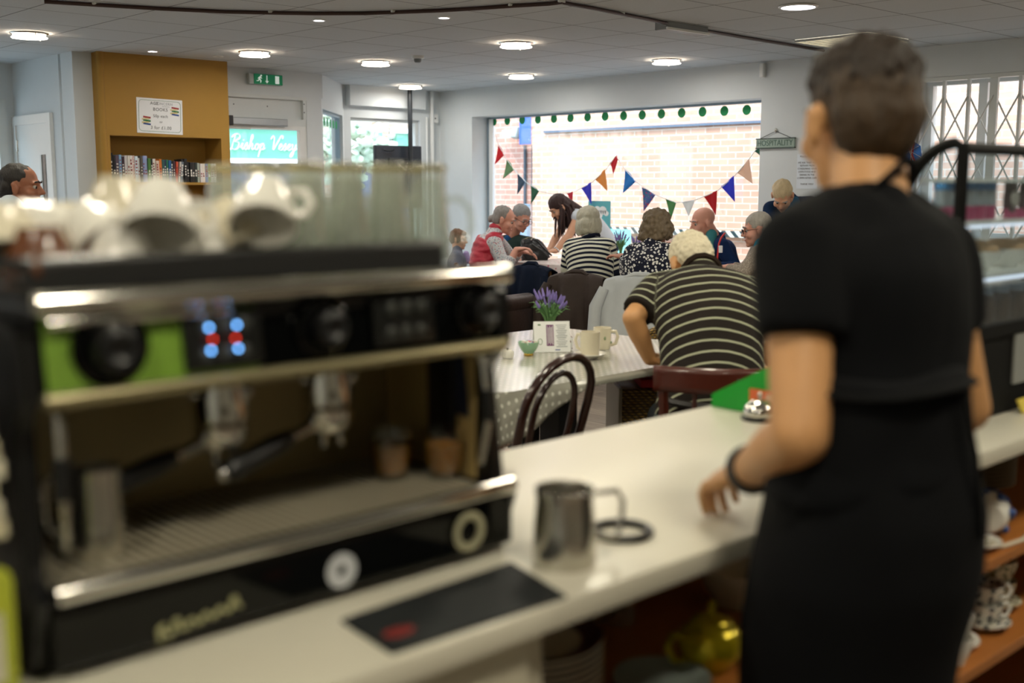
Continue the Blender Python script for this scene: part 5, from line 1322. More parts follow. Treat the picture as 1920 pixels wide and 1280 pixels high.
# ---- cups heaped on the machine
TZ = CT + .413
CUPM = {'white': M_PORC, 'cream': M_CREAM, 'brown': M_TERRA}
protos = {}
def heap_cup(kind, loc, rot, label, r=.041, h=.062):
    if kind not in protos:
        c = thing('coffee_cup', label, 'cup', loc, group='cups heaped on the coffee machine')
        cup_parts(r, CUPM[kind], c, h)
        protos[kind] = c
    else:
        c = dup(protos[kind], loc, label=label)
    c.rotation_euler = rot; c.location = loc
    return c
rg = random.Random(21)
rows = ['front', 'second', 'third', 'back']
cnt = 0
for ly, (z, rs, n, x0, dx) in enumerate(((TZ + .0625, 4, 4, .465, .089), (TZ + .118, 4, 3, .50, .088))):
    for rI in range(rs):
        for k in range(n):
            if ly == 1 and (rI, k) not in ((1, 1),): continue
            if ly == 0 and (rI, k) in ((0, 3),): continue
            tall = 1.38 if (ly == 0 and rI >= 2) else 1.0
            kind = 'brown' if (ly == 0 and (k + 2 * rI) % 3 == 0 and k < 3) else ('cream' if rg.random() < .35 else 'white')
            y = MY + .085 + rI * .088
            x = x0 + k * dx + rg.uniform(-.004, .004)
            lay = ('bottom', 'top')[ly]
            hc = heap_cup(kind, (x, y, z + .0625 * (tall - 1)), (R(180), 0, rg.uniform(0, 6.2)), '%s upturned cup, %s from left, %s row of the %s layer' % (kind, ORD[k], rows[rI], lay)); hc.scale = (1, 1, tall)
# loose cups leaning on the front of the heap
heap_cup('white', (.60, MY + .075, TZ + .105), (R(146), R(6), R(-25)), 'white cup lying on its side on the front of the heap, left of centre', 1)
heap_cup('white', (.735, MY + .075, TZ + .105), (R(140), R(-10), R(-50)), 'white cup lying on its side on the front of the heap, right of centre', 1)
for (x, y, zc, rt, kd, lb) in ((.495, 1.40, .070, (R(118), 0, R(60)), 'white', 'white cup tipped over at the back left of the heap'), (.555, 1.335, .074, (R(128), 0, R(10)), 'white', 'white cup tipped over left of the topmost cup'),
                              (.665, 1.335, .078, (R(135), 0, R(-60)), 'white', 'white cup tipped over right of the topmost cup'), (.70, 1.285, .082, (R(150), 0, R(30)), 'cream', 'cream cup tipped over between the heap and the tall glasses'), (.455, 1.30, .072, (R(140), 0, R(-20)), 'cream', 'cream cup tipped over at the far left of the heap')):
    heap_cup(kd, (x, y, TZ + zc), rt, lb)
# ---- tall latte glasses
gp = None
for rI in range(3):
    for k in range(4):
        loc = (.80 + k * .068, MY + .095 + rI * .098, TZ + .136)
        lab = 'tall upturned handled glass, %s from left in the %s row' % (ORD[k], ('front', 'middle', 'back')[rI])
        if gp is None:
            gp = thing('latte_glass', lab, 'glass', loc, group='tall glasses on the coffee machine')
            MB().lathe([(0, .008), (.024, 0), (.026, .006), (.0235, .02), (.028, .07), (.0345, .135), (.033, .135), (.0265, .07), (.021, .022), (0, .018)]).obj('glass_bowl', M_TUMB, gp)
            MB().tube([(.031, 0, .105), (.052, 0, .108), (.062, 0, .088), (.058, 0, .062), (.044, 0, .048), (.0265, 0, .05)], .0045, 8).obj('handle', M_TUMB, gp)
            MB().lathe([(.0250, .004), (.0268, .0045), (.0262, .010), (.0244, .0095)]).obj('gold_band', mat('gold_rim', '#c9b878', .25, .7), gp)
            o = gp
        else: o = dup(gp, loc, label=lab)
        o.rotation_euler = (R(180), 0, R(-40 if k == 3 else rg.uniform(-80, 80)))
# ---- right of the barista: green stand, bell, fridge and so on
t = thing('green_stand', 'bright green sloping stand with an orange label on the far edge of the counter', 'stand', (2.16, 1.53, CT))
MB().prism([(-.075, 0), (.12, 0), (.12, .118), (.09, .118), (-.075, .030)], .11, Matrix(((0, 0, 1, -.01), (-1, 0, 0, 0), (0, 1, 0, 0), (0, 0, 0, 1)))).obj('body', mat('vivid_green', '#129a2c', .45), t, False)
MB().bb((-.016, -.118, .012), (-.0095, -.035, .058)).obj('orange_label', mat('label_orange', '#d8683a', .6), t, False)
MB().bb((-.018, -.105, .03), (-.0155, -.08, .05)).obj('label_print', mat('label_pale', '#d8b8a0', .6), t, False)
t = thing('yellow_duck_toy', 'yellow and amber toy perched on top of the green stand', 'toy', (2.175, 1.425, CT + .119))
f = MB(); f.ball((0, 0, .012), (.014, .016, .014)); f.obj('body', mat('amber_toy', '#d19a12', .5), t)
MB().ball((.0, -.01, .036), .0135).obj('head', mat('yellow_toy', '#f0dc4a', .5), t)
t.name = 'yellow_toy'
bp_ = onz(1424, 786, CT)
t = thing('counter_bell', 'chrome counter bell with black base beside the green stand', 'bell', (bp_.x, bp_.y, CT))
MB().lathe([(0, 0), (.040, 0), (.042, .006), (.038, .010), (0, .010)]).obj('base', M_BLACK, t)
MB().lathe([(.036, .011), (.037, .016), (.033, .032), (.020, .042), (0, .045)]).obj('dome', M_CHROME, t); MB().cone((0, 0, .045), (0, 0, .055), .004).ball((0, 0, .056), .006).obj('plunger', M_CHROME, t)
# display fridge
fx0, fx1, fy0, fy1 = 2.30, 3.45, 1.095, 1.57
fr = thing('display_fridge', 'black framed curved glass display fridge on the counter at the right', 'display fridge', (fx0, fy0, CT))
M_FBLK = mat('fridge_black', '#050505', .6, spec=.2)
F_ = lambda a: Vector(a) - Vector((fx0, fy0, CT))
prof = [(fy0, CT + .20), (fy0, 1.495), (fy0 + .02, 1.505), (fy0 + .038, 1.502), (fy0 + .056, 1.494), (fy0 + .075, 1.481), (fy0 + .093, 1.463), (fy0 + .108, 1.441), (fy0 + .125, 1.41), (fy0 + .16, 1.345), (fy0 + .24, 1.2), (fy1 - .1, CT + .2)]
for x, nm in ((fx0, 'end_frame'), (fx1, 'end_frame')):
    f = MB(); f.tube([F_((x, y, z)) for y, z in prof], .0135, 8); f.tube([F_((x, fy0 + .01, CT + .2)), F_((x, fy1 - .1, CT + .2))], .012, 8); f.obj(nm, M_FBLK, fr)
    MB().prism([(y - fy0, z - CT) for y, z in prof], .004, Matrix(((0, 0, 1, x - fx0), (1, 0, 0, 0), (0, 1, 0, 0), (0, 0, 0, 1)))).obj('end_glass', pane('fridge_glass', '#f2f6f8', .03), fr, False)
f = MB(); f.tube([F_((fx0, fy0, 1.495)), F_((fx1, fy0, 1.495))], .0125, 8); f.bb(F_((fx0, fy0 - .01, CT + .185)), F_((fx1, fy0 + .01, CT + .212))); f.bb(F_((2.865, fy0 - .012, CT + .2)), F_((2.90, fy0 + .012, 1.49))); f.obj('door_frame', M_FBLK, fr, False)
MB().bb(F_((fx0, fy0 - .002, CT + .21)), F_((fx1, fy0 + .002, 1.49))).obj('sliding_glass', pane('fridge_glass', '', .03), fr, False)
f = MB(); f.sheet(lambda u, v: F_((fx0 + u * (fx1 - fx0), *[prof[2 + min(int(v * 9), 8)][i] + (prof[3 + min(int(v * 9), 8)][i] - prof[2 + min(int(v * 9), 8)][i]) * (v * 9 - min(int(v * 9), 8)) for i in (0, 1)])), 2, 18); f.obj('curved_glass', pane('fridge_glass', '', .03), fr)
MB().bb(F_((fx0 + .01, fy0, CT)), F_((fx1, fy1 - .08, CT + .188)), bev=.004).obj('base_cabinet', M_FBLK, fr, False)
pg = ony(1862, 620, fy0 - .004); MB().bb(F_((2.60, fy0 - .006, CT + .065)), F_((2.80, fy0, CT + .182))).obj('grey_vent_panel', mat('vent_grey', '#8c8f8c', .5), fr, False)
MB().bb(F_((fx0 + .01, fy0 + .01, CT + .188)), F_((fx1 - .01, fy1 - .11, CT + .198))).obj('deck', M_STEEL, fr, False)
sh_z = (1.215, 1.335, 1.425)
sh_d = (.24, .165, .10)
for z, dd in zip(sh_z, sh_d): MB().bb(F_((fx0 + .012, fy0 + .012, z)), F_((fx1 - .012, fy0 + dd, z + .008))).obj('glass_shelf', mat('shelf_edge_white', '#e3e8e6', .2), fr, False)
for z in sh_z[:2]: MB().bb(F_((fx0 + .03, fy0 + .012, z - .008)), F_((fx1 - .03, fy0 + .022, z - .002))).obj('shelf_light', glow('shelf_led', '#e6efff', .9), fr, False)
# goods in the fridge
M_PINK, M_CAN, M_SILV = mat('packet_pink', '#b03a6c', .4), mat('can_blue', '#3f8fd0', .25, .4), mat('can_silver', '#d4dfea', .2, .7)
z2 = sh_z[1] + .0085
cp = None
for i in range(5):
    x = 2.335 + i * .052; y = fy0 + .055
    lab = 'slim blue and pink drink can, %s from the left on the fridge shelf' % ORD[i]
    if cp is None:
        cp = thing('drink_can', lab, 'can', (x, y, z2), group='drink cans in the display fridge')
        MB().lathe([(0, 0), (.018, 0), (.0205, .004), (.0205, .03)]).obj('pink_base', M_PINK, cp); MB().lathe([(.0205, .03), (.0205, .065)]).obj('silver_band', M_SILV, cp)
        MB().lathe([(.0205, .065), (.0205, .078), (.017, .083), (0, .083)]).obj('blue_top', M_CAN, cp)
    else: dup(cp, (x, y, z2), label=lab)
bgp = None
for i in range(7):
    x = 2.655 + i * .082
    lab = 'pink and dark snack packet, %s from the left on the fridge shelf' % ORD[i]
    if bgp is None:
        bgp = thing('snack_packet', lab, 'packet', (x, fy0 + .05, z2), group='snack packets in the display fridge')
        f = MB(); f.sheet(lambda u, v: Vector(((u - .5) * .072, -.014 * math.sin(math.pi * min(1, max(0, u))) * math.sin(math.pi * v), v * .084)), 8, 8); f.sheet(lambda u, v: Vector(((u - .5) * .072, .014 * math.sin(math.pi * u) * math.sin(math.pi * v), v * .084)), 8, 8)
        f.obj('bag', mat('bag_dark', '#3a2026', .35), bgp)
        MB().ball((0, -.011, .045), (.022, .005, .020)).obj('picture', mat('bag_picture', '#a8a49c', .5), bgp)
        MB().bb((-.036, -.006, .0), (.036, -.002, .022)).obj('pink_band', M_PINK, bgp, False)
    else: dup(bgp, (x, fy0 + .05, z2), label=lab)
def bowl(loc, r, h, mt, label, name='bowl', group=None):
    t = thing(name, label, 'bowl', loc, group=group)
    MB().lathe([(0, .002), (r * .5, 0), (r * .52, .005), (r * .85, h * .5), (r, h), (r * .97, h), (r * .8, h * .5), (r * .45, .010), (0, .009)]).obj('dish', mt, t); return t
b1 = None
for i in range(4):
    lab = 'white dish of cakes, %s from the left on the lower fridge shelf' % ORD[i]; loc = (2.60 + .15 * i, fy0 + .10, sh_z[0] + .0085)
    if b1 is None:
        b1 = bowl(loc, .062, .045, M_PORC, lab, 'cake_dish', 'cake dishes in the fridge'); MB().ball((0, 0, .045), (.052, .052, .024)).obj('cake', mat('sponge', '#b89468', .8, bump=.4), b1)
    else: dup(b1, loc, label=lab)
jr = None
for i in range(7):
    lab = 'dark jar with pale lid, %s from the left on the fridge deck' % ORD[i]; loc = (2.62 + .085 * i, fy0 + .09, CT + .1985)
    if jr is None:
        jr = thing('jar', lab, 'jar', loc, group='jars on the fridge deck')
        MB().lathe([(0, 0), (.03, 0), (.032, .004), (.032, .058), (.024, .07), (0, .07)]).obj('jar_body', mat('jar_brown', '#4a3a30', .2, var=.4, scale=40), jr); MB().lathe([(.026, .068), (.026, .083), (0, .083)]).obj('lid', mat('jar_lid', '#9fb2c4', .3, .5), jr)
    else: dup(jr, loc, label=lab)
t = thing('card_machine', 'black card payment box on the counter in front of the fridge', 'payment terminal', (2.80, 1.04, CT))
MB().bb((-.10, -.02, 0), (.16, .045, .028), bev=.004).obj('box', mat('till_black', '#17150f', .5), t, False)
MB().bb((-.06, -.018, .0275), (-.01, .03, .030)).obj('keypad', M_SLATE, t, False)
nt = thing('yellow_note', 'yellow sticky note propped by the fridge', 'note', (2.62, 1.07, CT)); MB().box((0, 0, .0165), (.05, .004, .033), rot=Matrix.Rotation(R(-25), 3, 'X')).obj('paper', mat('sticky_yellow', '#d8c24e', .8), nt, False)
nt = thing('receipt', 'crumpled white receipt lying on the black card box', 'receipt', (2.84, 1.05, CT + .029)); f = MB(); f.sheet(lambda u, v: Vector(((u - .5) * .07, (v - .5) * .04, .006 + .006 * math.sin(u * 6) * math.cos(v * 4))), 8, 6); f.obj('paper', M_PAPER, nt, solid=.001)

# ---- crockery under the worktop
def plate(loc, r, mt, label, rim=None, rot=None, name='plate', group=None):
    t = thing(name, label, 'plate', loc, group=group)
    MB().lathe([(0, .003), (r * .55, 0), (r * .6, .004), (r, .018), (r * .99, .021), (r * .62, .009), (0, .008)]).obj('dish', mt, t)
    if rim: MB().lathe([(r * .70, .0127), (r * .99, .0222), (r * .985, .0215), (r * .72, .0118)]).obj('coloured_rim', rim, t)
    if rot: t.rotation_euler = rot
    return t
S1, S2 = .6305, .4055
M_DKRIM = mat('maroon_rim', '#4a2420', .3); M_GREYP = mat('grey_plate', '#8f9a94', .3); M_GOLD = mat('gold_glaze', '#c4b01c', .2, .55, var=.15); M_BLUEP = mat('blue_print', '#33508f', .3)
bk = None
for i in range(9):
    lab = 'cream dinner plate with maroon rim, %s up in its stack' % ORD[i]
    z = S1 + i * .0105
    if bk is None: bk = plate((1.16, 1.20, z), .115, M_CREAM, lab, M_DKRIM, group='dinner plates stacked under the counter')
    else: dup(bk, (1.16, 1.20, z), label=lab)
plate((1.335, 1.08, S1 + .001), .078, M_GREYP, 'pale grey plate lying on the pine shelf left of the gold teapot')
tp = thing('teapot', 'shiny gold teapot with knobbed lid on the shelf under the counter', 'teapot', (1.46, 1.08, S1), R(-15))
MB().lathe([(0, 0), (.034, 0), (.036, .005), (.05, .02), (.057, .042), (.052, .062), (.036, .074), (.034, .075), (0, .075)]).obj('body', M_GOLD, tp)
MB().lathe([(.037, .074), (.033, .082), (.018, .090), (.006, .093), (.005, .100), (.009, .106), (.004, .113), (0, .114)]).obj('lid', M_GOLD, tp)
MB().tube([(.05, 0, .03), (.078, 0, .045), (.088, 0, .072), (.098, 0, .084)], [.013, .009, .0065, .006], 10).obj('spout', M_GOLD, tp)
MB().tube([(-.05, 0, .06), (-.078, 0, .07), (-.088, 0, .05), (-.075, 0, .025), (-.052, 0, .022)], .006, 8).obj('handle', M_GOLD, tp)
bowl((1.335, 1.30, S1), .07, .07, mat('tan_bowl', '#8c7a58', .3), 'tan bowl at the back of the shelf behind the grey plate')
c = thing('tumbler', 'glass tumbler upside down at the back of the shelf behind the teapot', 'glass', (1.50, 1.32, S1)); MB().lathe([(0, .09), (.026, .09), (.028, .085), (.033, 0), (.031, 0), (.026, .08), (0, .082)]).obj('glass_bowl', M_TUMB, c)
bowl((1.72, 1.22, S1), .07, .075, M_CREAM, 'cream mixing bowl on the dark part of the shelf behind the barista')
stk = None
for i in range(14):
    lab = 'brown stoneware plate, %s up in the tallest stack' % ORD[i]
    z = S1 + .04 + i * .0105
    if stk is None: stk = plate((2.74, 1.26, z), .125, mat('stoneware_brown', '#7c6c4c', .4), lab, group='stoneware plates under the counter')
    else: dup(stk, (2.74, 1.26, z), label=lab)
t = thing('cake_stand', 'low dark stand carrying the stack of stoneware plates', 'stand', (2.74, 1.26, S1)); MB().lathe([(0, 0), (.08, 0), (.07, .01), (.05, .02), (.09, .036), (.09, .0395), (0, .0395)]).obj('pedestal', M_DKWOOD, t)
t = thing('sugar_bowl', 'blue and white patterned bowl lying on its side on the upper pine shelf', 'bowl', (2.50, 1.085, S1 + .05))
MB().lathe([(0, -.045), (.03, -.045), (.034, -.04), (.046, -.01), (.05, .03), (.048, .03), (.044, -.01), (.03, -.036), (0, -.038)]).obj('bowl_body', M_PORC, t)
MB().lathe([(.0505, .008), (.0515, .028), (.0500, .0305), (.0465, .0305)]).obj('blue_band', M_BLUEP, t)
f = MB()
for k in range(7): a = R(52 * k); f.ball((.0475 * math.cos(a), .0475 * math.sin(a), -.008), (.010, .010, .012)); f.ball((.049 * math.cos(a + .3), .049 * math.sin(a + .3), .002), (.006, .006, .006))
f.obj('blue_flowers', M_BLUEP, t); t.rotation_euler = (0, R(88), R(28))
t = thing('saucer', 'floral saucer leaning at the front of the upper pine shelf by the barista', 'saucer', (2.385, 1.06, S1), 0); saucer_parts(.055, M_PORC, t); MB().lathe([(.030, .0095), (.045, .0165), (.044, .0175), (.029, .0105)]).obj('floral_ring', cells('floral_china', '#e6e0d2', ['#8a7a3a', '#5a6a4a'], 120, .4), t)
tag(MB().tube([Vector((2.33, 1.16, S1 + .006)), Vector((2.42, 1.015, S1 + .006)), Vector((2.50, 1.005, S1 + .006)), Vector((2.62, 1.03, S1 + .006)), Vector((2.7, 1.05, S1 + .006))], .005, 8).obj('white_cable', M_CREAM), 'white cable trailing along the front of the upper pine shelf', 'cable')
M_BLKP = cells('black_floral_china', '#dcd9ce', ['#23283a', '#3a4048'], 75, .42); M_GRNP = cells('green_floral_china', '#d9d4bd', ['#4f5a34', '#6b5a2c'], 80, .42)
def teaset(loc, mt, label, n=1, inv=False, r=.043, h=.052, sauc=True, rz=0, kind='cup'):
    x, y, z = loc
    if sauc:
        s_ = thing('saucer', 'saucer under the ' + label.split(' at the')[0].split(' beside')[0].split(' in the')[0], 'saucer', loc, group='tea saucers on the lower shelf'); saucer_parts(.062, mt, s_); z += .008
    for i in range(n):
        l2 = (('lower ' if i == 0 else 'upper ') if n > 1 else '') + label
        c = thing('teacup', l2, 'cup', (x, y, z + i * h * .86), rz, group='teacups on the lower shelf'); cup_parts(r, mt, c, h, hmt=M_PORC, foot=.62)
        if inv: c.location.z += h; c.rotation_euler = (R(180), 0, rz)
teaset((2.515, 1.09, S2), M_BLKP, 'black and white floral teacup in the pair at the front of the lower shelf', 2, rz=R(-40))
teaset((2.665, 1.13, S2), M_GRNP, 'green floral teacup at the right end of the lower shelf', 2, r=.048, h=.06, rz=R(120))
teaset((2.355, 1.09, S2), M_PORC, 'plain white teacup standing upside down beside the barista', 1, inv=True, r=.04, h=.055)
teaset((2.275, 1.045, S2), M_PORC, 'gold patterned white cup nearest the barista on the lower shelf', 2, sauc=False, r=.04, h=.06, rz=R(60))
teaset((2.56, 1.29, S2), mat('beige_cup', '#a3967a', .3), 'beige cup at the back of the lower shelf', 1, sauc=False, r=.045, h=.075)
bowl((2.78, 1.36, S2), .06, .09, mat('dark_pot', '#4a463a', .4), 'dark pot at the back of the lower shelf at the right')
# ---- left edge: papers and packet behind the machine
t = thing('carton_pile', 'pile of pale folded cartons on a grey tin at the left of the coffee machine', 'cartons', (.33, 1.26, CT))
MB().bb((-.09, -.08, .0), (.05, .12, .16), bev=.012).obj('grey_tin', mat('beige_tin', '#b9b3a0', .6), t, True)
for i in range(6): MB().bb((-.1, -.085 - .002 * (i % 2), .161 + .021 * i), (.062 - .004 * (i % 3), .12, .180 + .021 * i), bev=.002).obj('folded_carton', mat('carton_' + str(i % 2), ('#c9c1a4', '#d8d2bc')[i % 2], .8), t, False)
MB().tube([(-.02 + .006 * i, -.0885, .19 + .008 * (i % 3)) for i in range(12)], .0022, 5).obj('purple_script', mat('purple_ink', '#4a3a78', .6), t)
MB().bb((-.1, -.07, .288), (.058, .10, .40), bev=.02).obj('grey_tub', mat('grey_tub', '#8f8d84', .5), t, True)
t = thing('tea_packet', 'lime green packet standing in front of the tin left of the machine', 'packet', (.35, 1.15, CT)); MB().bb((-.07, -.02, 0), (.032, .02, .14), bev=.012).obj('bag', mat('lime_packet', '#a8b030', .5), t, True); MB().bb((-.05, -.023, .03), (.015, -.019, .1)).obj('label_patch', mat('pale_patch', '#c9c4b0', .6), t, False)
# ---- chalkboard menu behind the serving side
t = thing('chalkboard', 'black chalkboard menu on the kitchen wall behind the coffee machine', 'chalkboard', (3.1, -2.19, 1.6))
MB().bb((-1.0, 0, -.5), (1.0, .02, .6), bev=.004).obj('slate', mat('slate_black', '#17191c', .6), t, False)
MB().bb((-1.03, 0, .6), (1.03, .03, .64)).bb((-1.03, 0, -.54), (1.03, .03, -.5)).obj('frame', M_OAK, t, False)
f = MB(); rg = random.Random(8)
for r_ in range(5):
    x = -.85
    while x < .85:
        w_ = rg.uniform(.10, .22); n = int(w_ / .02)
        f.tube([(x + w_ * i / n, -.006, .42 - .2 * r_ + .035 * (-1) ** i * rg.uniform(.5, 1)) for i in range(n + 1)], .006, 4); x += w_ + .08
f.obj('chalk_strokes', mat('chalk_pink', '#c9a090', .9), t)
# ================================================================== CAFE TABLES AND CHAIRS
def cloth_sheet(name, x0, x1, y0, y1, z, rc, drop, mt, label, cat='tablecloth', wave=.012):
    """square cloth over a rounded table top; attributes pu, pv carry the weave so the print runs over the edge"""
    n = 96; per = []
    def rr(t):
        # walk round a rounded rectangle, t 0..1, starting at the near left corner
        cx, cy, hx, hy = (x0 + x1) / 2, (y0 + y1) / 2, (x1 - x0) / 2, (y1 - y0) / 2
        L1, L2, A = 2 * (hx - rc), 2 * (hy - rc), math.pi * rc / 2
        s = t * (2 * L1 + 2 * L2 + 4 * A)
        segs = [(L1, 'l', (cx - hx + rc, cy - hy), (1, 0)), (A, 'a', (cx + hx - rc, cy - hy + rc), -90), (L2, 'l', (cx + hx, cy - hy + rc), (0, 1)), (A, 'a', (cx + hx - rc, cy + hy - rc), 0),
                (L1, 'l', (cx + hx - rc, cy + hy), (-1, 0)), (A, 'a', (cx - hx + rc, cy + hy - rc), 90), (L2, 'l', (cx - hx, cy + hy - rc), (0, -1)), (A, 'a', (cx - hx + rc, cy - hy + rc), 180)]
        for ln, k, p, d in segs:
            if s <= ln + 1e-9:
                if k == 'l': return Vector((p[0] + d[0] * s, p[1] + d[1] * s, 0)), Vector((d[1], -d[0], 0))
                a = R(d) + s / rc; return Vector((p[0] + rc * math.cos(a), p[1] + rc * math.sin(a), 0)), Vector((math.cos(a), math.sin(a), 0))
            s -= ln
        return rr(0)
    P = [rr(i / n) for i in range(n)]
    bm = bmesh.new(); pu = bm.verts.layers.float.new('pu'); pv = bm.verts.layers.float.new('pv')
    c = Vector(((x0 + x1) / 2, (y0 + y1) / 2, z))
    def V_(co, uv):
        v = bm.verts.new(co); v[pu], v[pv] = uv[0], uv[1]; return v
    rings = []
    for f in (.25, .5, .75, .93, 1.0):
        rings.append([V_(c.lerp(Vector((p.x, p.y, z)), f), c.lerp(Vector((p.x, p.y, z)), f)) for p, o in P])
    for k in range(1, 8):
        f = k / 7; ring = []
        for i, (p, o) in enumerate(P):
            d = drop(p, i / n); w = wave * f * math.sin(i / n * 2 * math.pi * 19) * min(1, d / .12) + .014 * min(1, f * 3)
            q = p + o * w; ring.append(V_((q.x, q.y, z - d * f - (.004 if k else 0)), (p.x + o.x * d * f, p.y + o.y * d * f)))
        rings.append(ring)
    cv = V_(c, c)
    for i in range(n): bm.faces.new((cv, rings[0][i], rings[0][(i + 1) % n]))
    for A, B in zip(rings, rings[1:]):
        for i in range(n): bm.faces.new((A[i], B[i], B[(i + 1) % n], A[(i + 1) % n]))
    bmesh.ops.recalc_face_normals(bm, faces=bm.faces[:])
    me = bpy.data.meshes.new(name); bm.to_mesh(me); bm.free()
    o = link(name, me, mt, None, True, None, .003)
    return tag(o, label, cat)
TZ1 = .735
# near table with the dotted cloth
t = thing('cafe_table', 'dark pedestal table under the grey dotted tablecloth', 'table', (3.17, 3.28, 0))
MB().bb((-.66, -.49, .70), (.67, .50, .729), bev=.004).obj('top', M_BRWOOD, t, False)
for x_, y_ in ((-.17, -.33), (.25, .30)):
    MB().bb((x_ - .05, y_ - .05, .025), (x_ + .05, y_ + .05, .70)).obj('pedestal', mat('table_black', '#08080a', .6), t, False)
    MB().box((x_, y_, .013), (.46, .07, .026), rz=R(45), bev=.008).box((x_, y_, .013), (.46, .07, .026), rz=R(-45), bev=.008).obj('base', M_BLACK, t, False)
def nd(p, s):
    if p.y < 2.80: return max(.022, .205 - .42 * max(0, p.x - 2.47)) 
    if p.x < 2.52: return .21
    if p.y > 3.7: return .12
    return .03 + .05 * max(0, p.y - 3)
cloth_sheet('tablecloth', 2.44, 3.90, 2.73, 3.85, .7335, .12, nd, dots('dotted_oilcloth', '#9c9b90', '#d6d6cc', .034, .20, .22), 'grey oilcloth with white dots over the nearer cafe table')
TN = .7365
def mug(loc, label, r=.042, h=.095, rz=0.0, mt=M_CREAM, sauc=None, floral=False):
    t = thing('mug', label, 'mug', loc, rz)
    MB().lathe([(0, .003), (r * .85, 0), (r * .9, .004), (r * .97, h * .4), (r, h), (r * .94, h), (r * .9, h * .4), (r * .8, .008), (0, .008)]).obj('mug_body', mt, t)
    MB().tube([(r * .95, 0, h * .82), (r * 1.5, 0, h * .84), (r * 1.75, 0, h * .6), (r * 1.5, 0, h * .28), (r * .93, 0, h * .2)], .0055, 8, flat=1.3).obj('handle', mt, t)
    if floral:
        f = MB()
        for k in range(6): a = R(60 * k); f.ball((r * .985 * math.cos(a), r * .985 * math.sin(a), h * (.3 + .12 * (k % 3))), (.005, .005, .008))
        f.obj('leaf_print', mat('leaf_print', '#8a9a78', .4), t)
    return t
q = onz(1106, 671, TN)
s_ = thing('saucer', 'white saucer under the plain mug on the dotted table', 'saucer', (q.x, q.y, TN)); saucer_parts(.068, M_PORC, s_)
mug((q.x, q.y, TN + .0085), 'plain cream mug on a saucer on the dotted table', .040, .098, R(100))
q = onz(1129, 654, TN); mug((q.x, q.y, TN), 'mug with leaf print behind the plain mug on the dotted table', .038, .092, R(-60), floral=True)
q = onz(886, 684, TN)
t = thing('sugar_jar', 'cream sugar jar on the left of the dotted table', 'jar', (q.x, q.y, TN)); MB().lathe([(0, 0), (.024, 0), (.026, .005), (.026, .06), (.020, .068), (0, .07)]).obj('jar_body', M_CREAM, t); MB().lathe([(.026, .052), (.0265, .056), (.026, .06)]).obj('band', mat('jar_band', '#c9b07a', .4), t)
q = onz(952, 671, TN)
t = thing('candle_holder', 'ribbed white tealight holder left of the green bowl', 'candle holder', (q.x, q.y, TN))
f = MB(); f.lathe([(0, 0), (.019, 0), (.023, .01), (.021, .028), (.016, .034), (.016, .028), (0, .026)])
for k in range(12): a = R(30 * k); f.tube([(.020 * math.cos(a), .020 * math.sin(a), .002), (.0235 * math.cos(a), .0235 * math.sin(a), .012), (.021 * math.cos(a), .021 * math.sin(a), .028)], .0022, 5)
f.obj('holder', M_PORC, t); MB().cone((0, 0, .024), (0, 0, .04), .003).obj('wick', M_INK, t)
q = onz(991, 666, TN)
t = thing('sugar_bowl', 'small mint green bowl with a gold foot on the dotted table', 'bowl', (q.x, q.y, TN))
MB().lathe([(.018, .008), (.03, .022), (.039, .040), (.043, .056), (.0415, .056), (.036, .040), (.027, .024), (0, .018)]).obj('bowl_body', mat('mint_glaze', '#93bd9c', .25, coat=.3), t)
MB().lathe([(0, 0), (.020, 0), (.020, .006), (.017, .010), (0, .010)]).obj('gold_foot', mat('gold_foot', '#b9963a', .25, .8), t)
f = MB(); rg = random.Random(2)
for i in range(14): f.box((rg.uniform(-.025, .025), rg.uniform(-.025, .025), .050 + rg.uniform(0, .006)), (.016, .011, .008), rz=rg.uniform(0, 3))
f.obj('sugar_packets', cells('sachets', '#e6e2d8', ['#d0606a', '#6a90c0'], 60, .4), t, False)
# menu card: a tent of white card
q = onz(1036, 660, TN)
t = thing('menu_card', 'white folded menu card with a purple panel on the dotted table', 'card', (q.x, q.y, TN), R(-36))
til = Matrix.Rotation(R(-16), 3, 'X')
MB().box((0, .016, .062), (.150, .0015, .128), rot=til).obj('front_leaf', M_PAPER, t, False)
MB().box((0, .052, .062), (.150, .0015, .128), rot=Matrix.Rotation(R(16), 3, 'X')).obj('back_leaf', M_PAPER, t, False)
on = lambda x, z: til @ Vector((x, -.0012, z)) + Vector((0, .016, .062))
MB().box(on(-.008, .006), (.030, .001, .088), rot=til).obj('purple_panel', mat('purple_print', '#6b2a63', .6), t, False)
f = MB()
for k in range(5): f.box(on(-.018 + k * .005, .006), (.0016, .0015, .078 - .012 * (k % 2)), rot=til)
f.obj('panel_print', M_PAPER, t, False)
f = MB()
for k in range(13): f.box(on(.040, .048 - k * .0075), (.046 - .008 * (k % 3), .001, .0022), rot=til)
f.obj('small_print', M_GREY_INK, t, False)
f = MB(); f.tube([on(-.05 + .009 * math.cos(R(30 * i)), -.02 + .012 * math.sin(R(30 * i))) for i in range(12)], .0012, 5, closed=True); f.box(on(-.052, .05), (.012, .001, .006), rot=til); f.obj('logo', mat('logo_green', '#6f8a6a', .6), t, False)
MB().box(on(.022, -.055), (.02, .001, .004), rot=til).obj('blue_mark', mat('mark_blue', '#4a5a9a', .6), t, False)
q = onz(1092, 662, TN); t = thing('pepper_pot', 'small patterned pot half hidden behind the menu card', 'pot', (q.x + .02, q.y + .10, TN)); MB().lathe([(0, 0), (.018, 0), (.019, .05), (.012, .06), (0, .062)]).obj('pot_body', cells('pot_print', '#dfe2e4', ['#5a2a2a'], 40, .3), t)
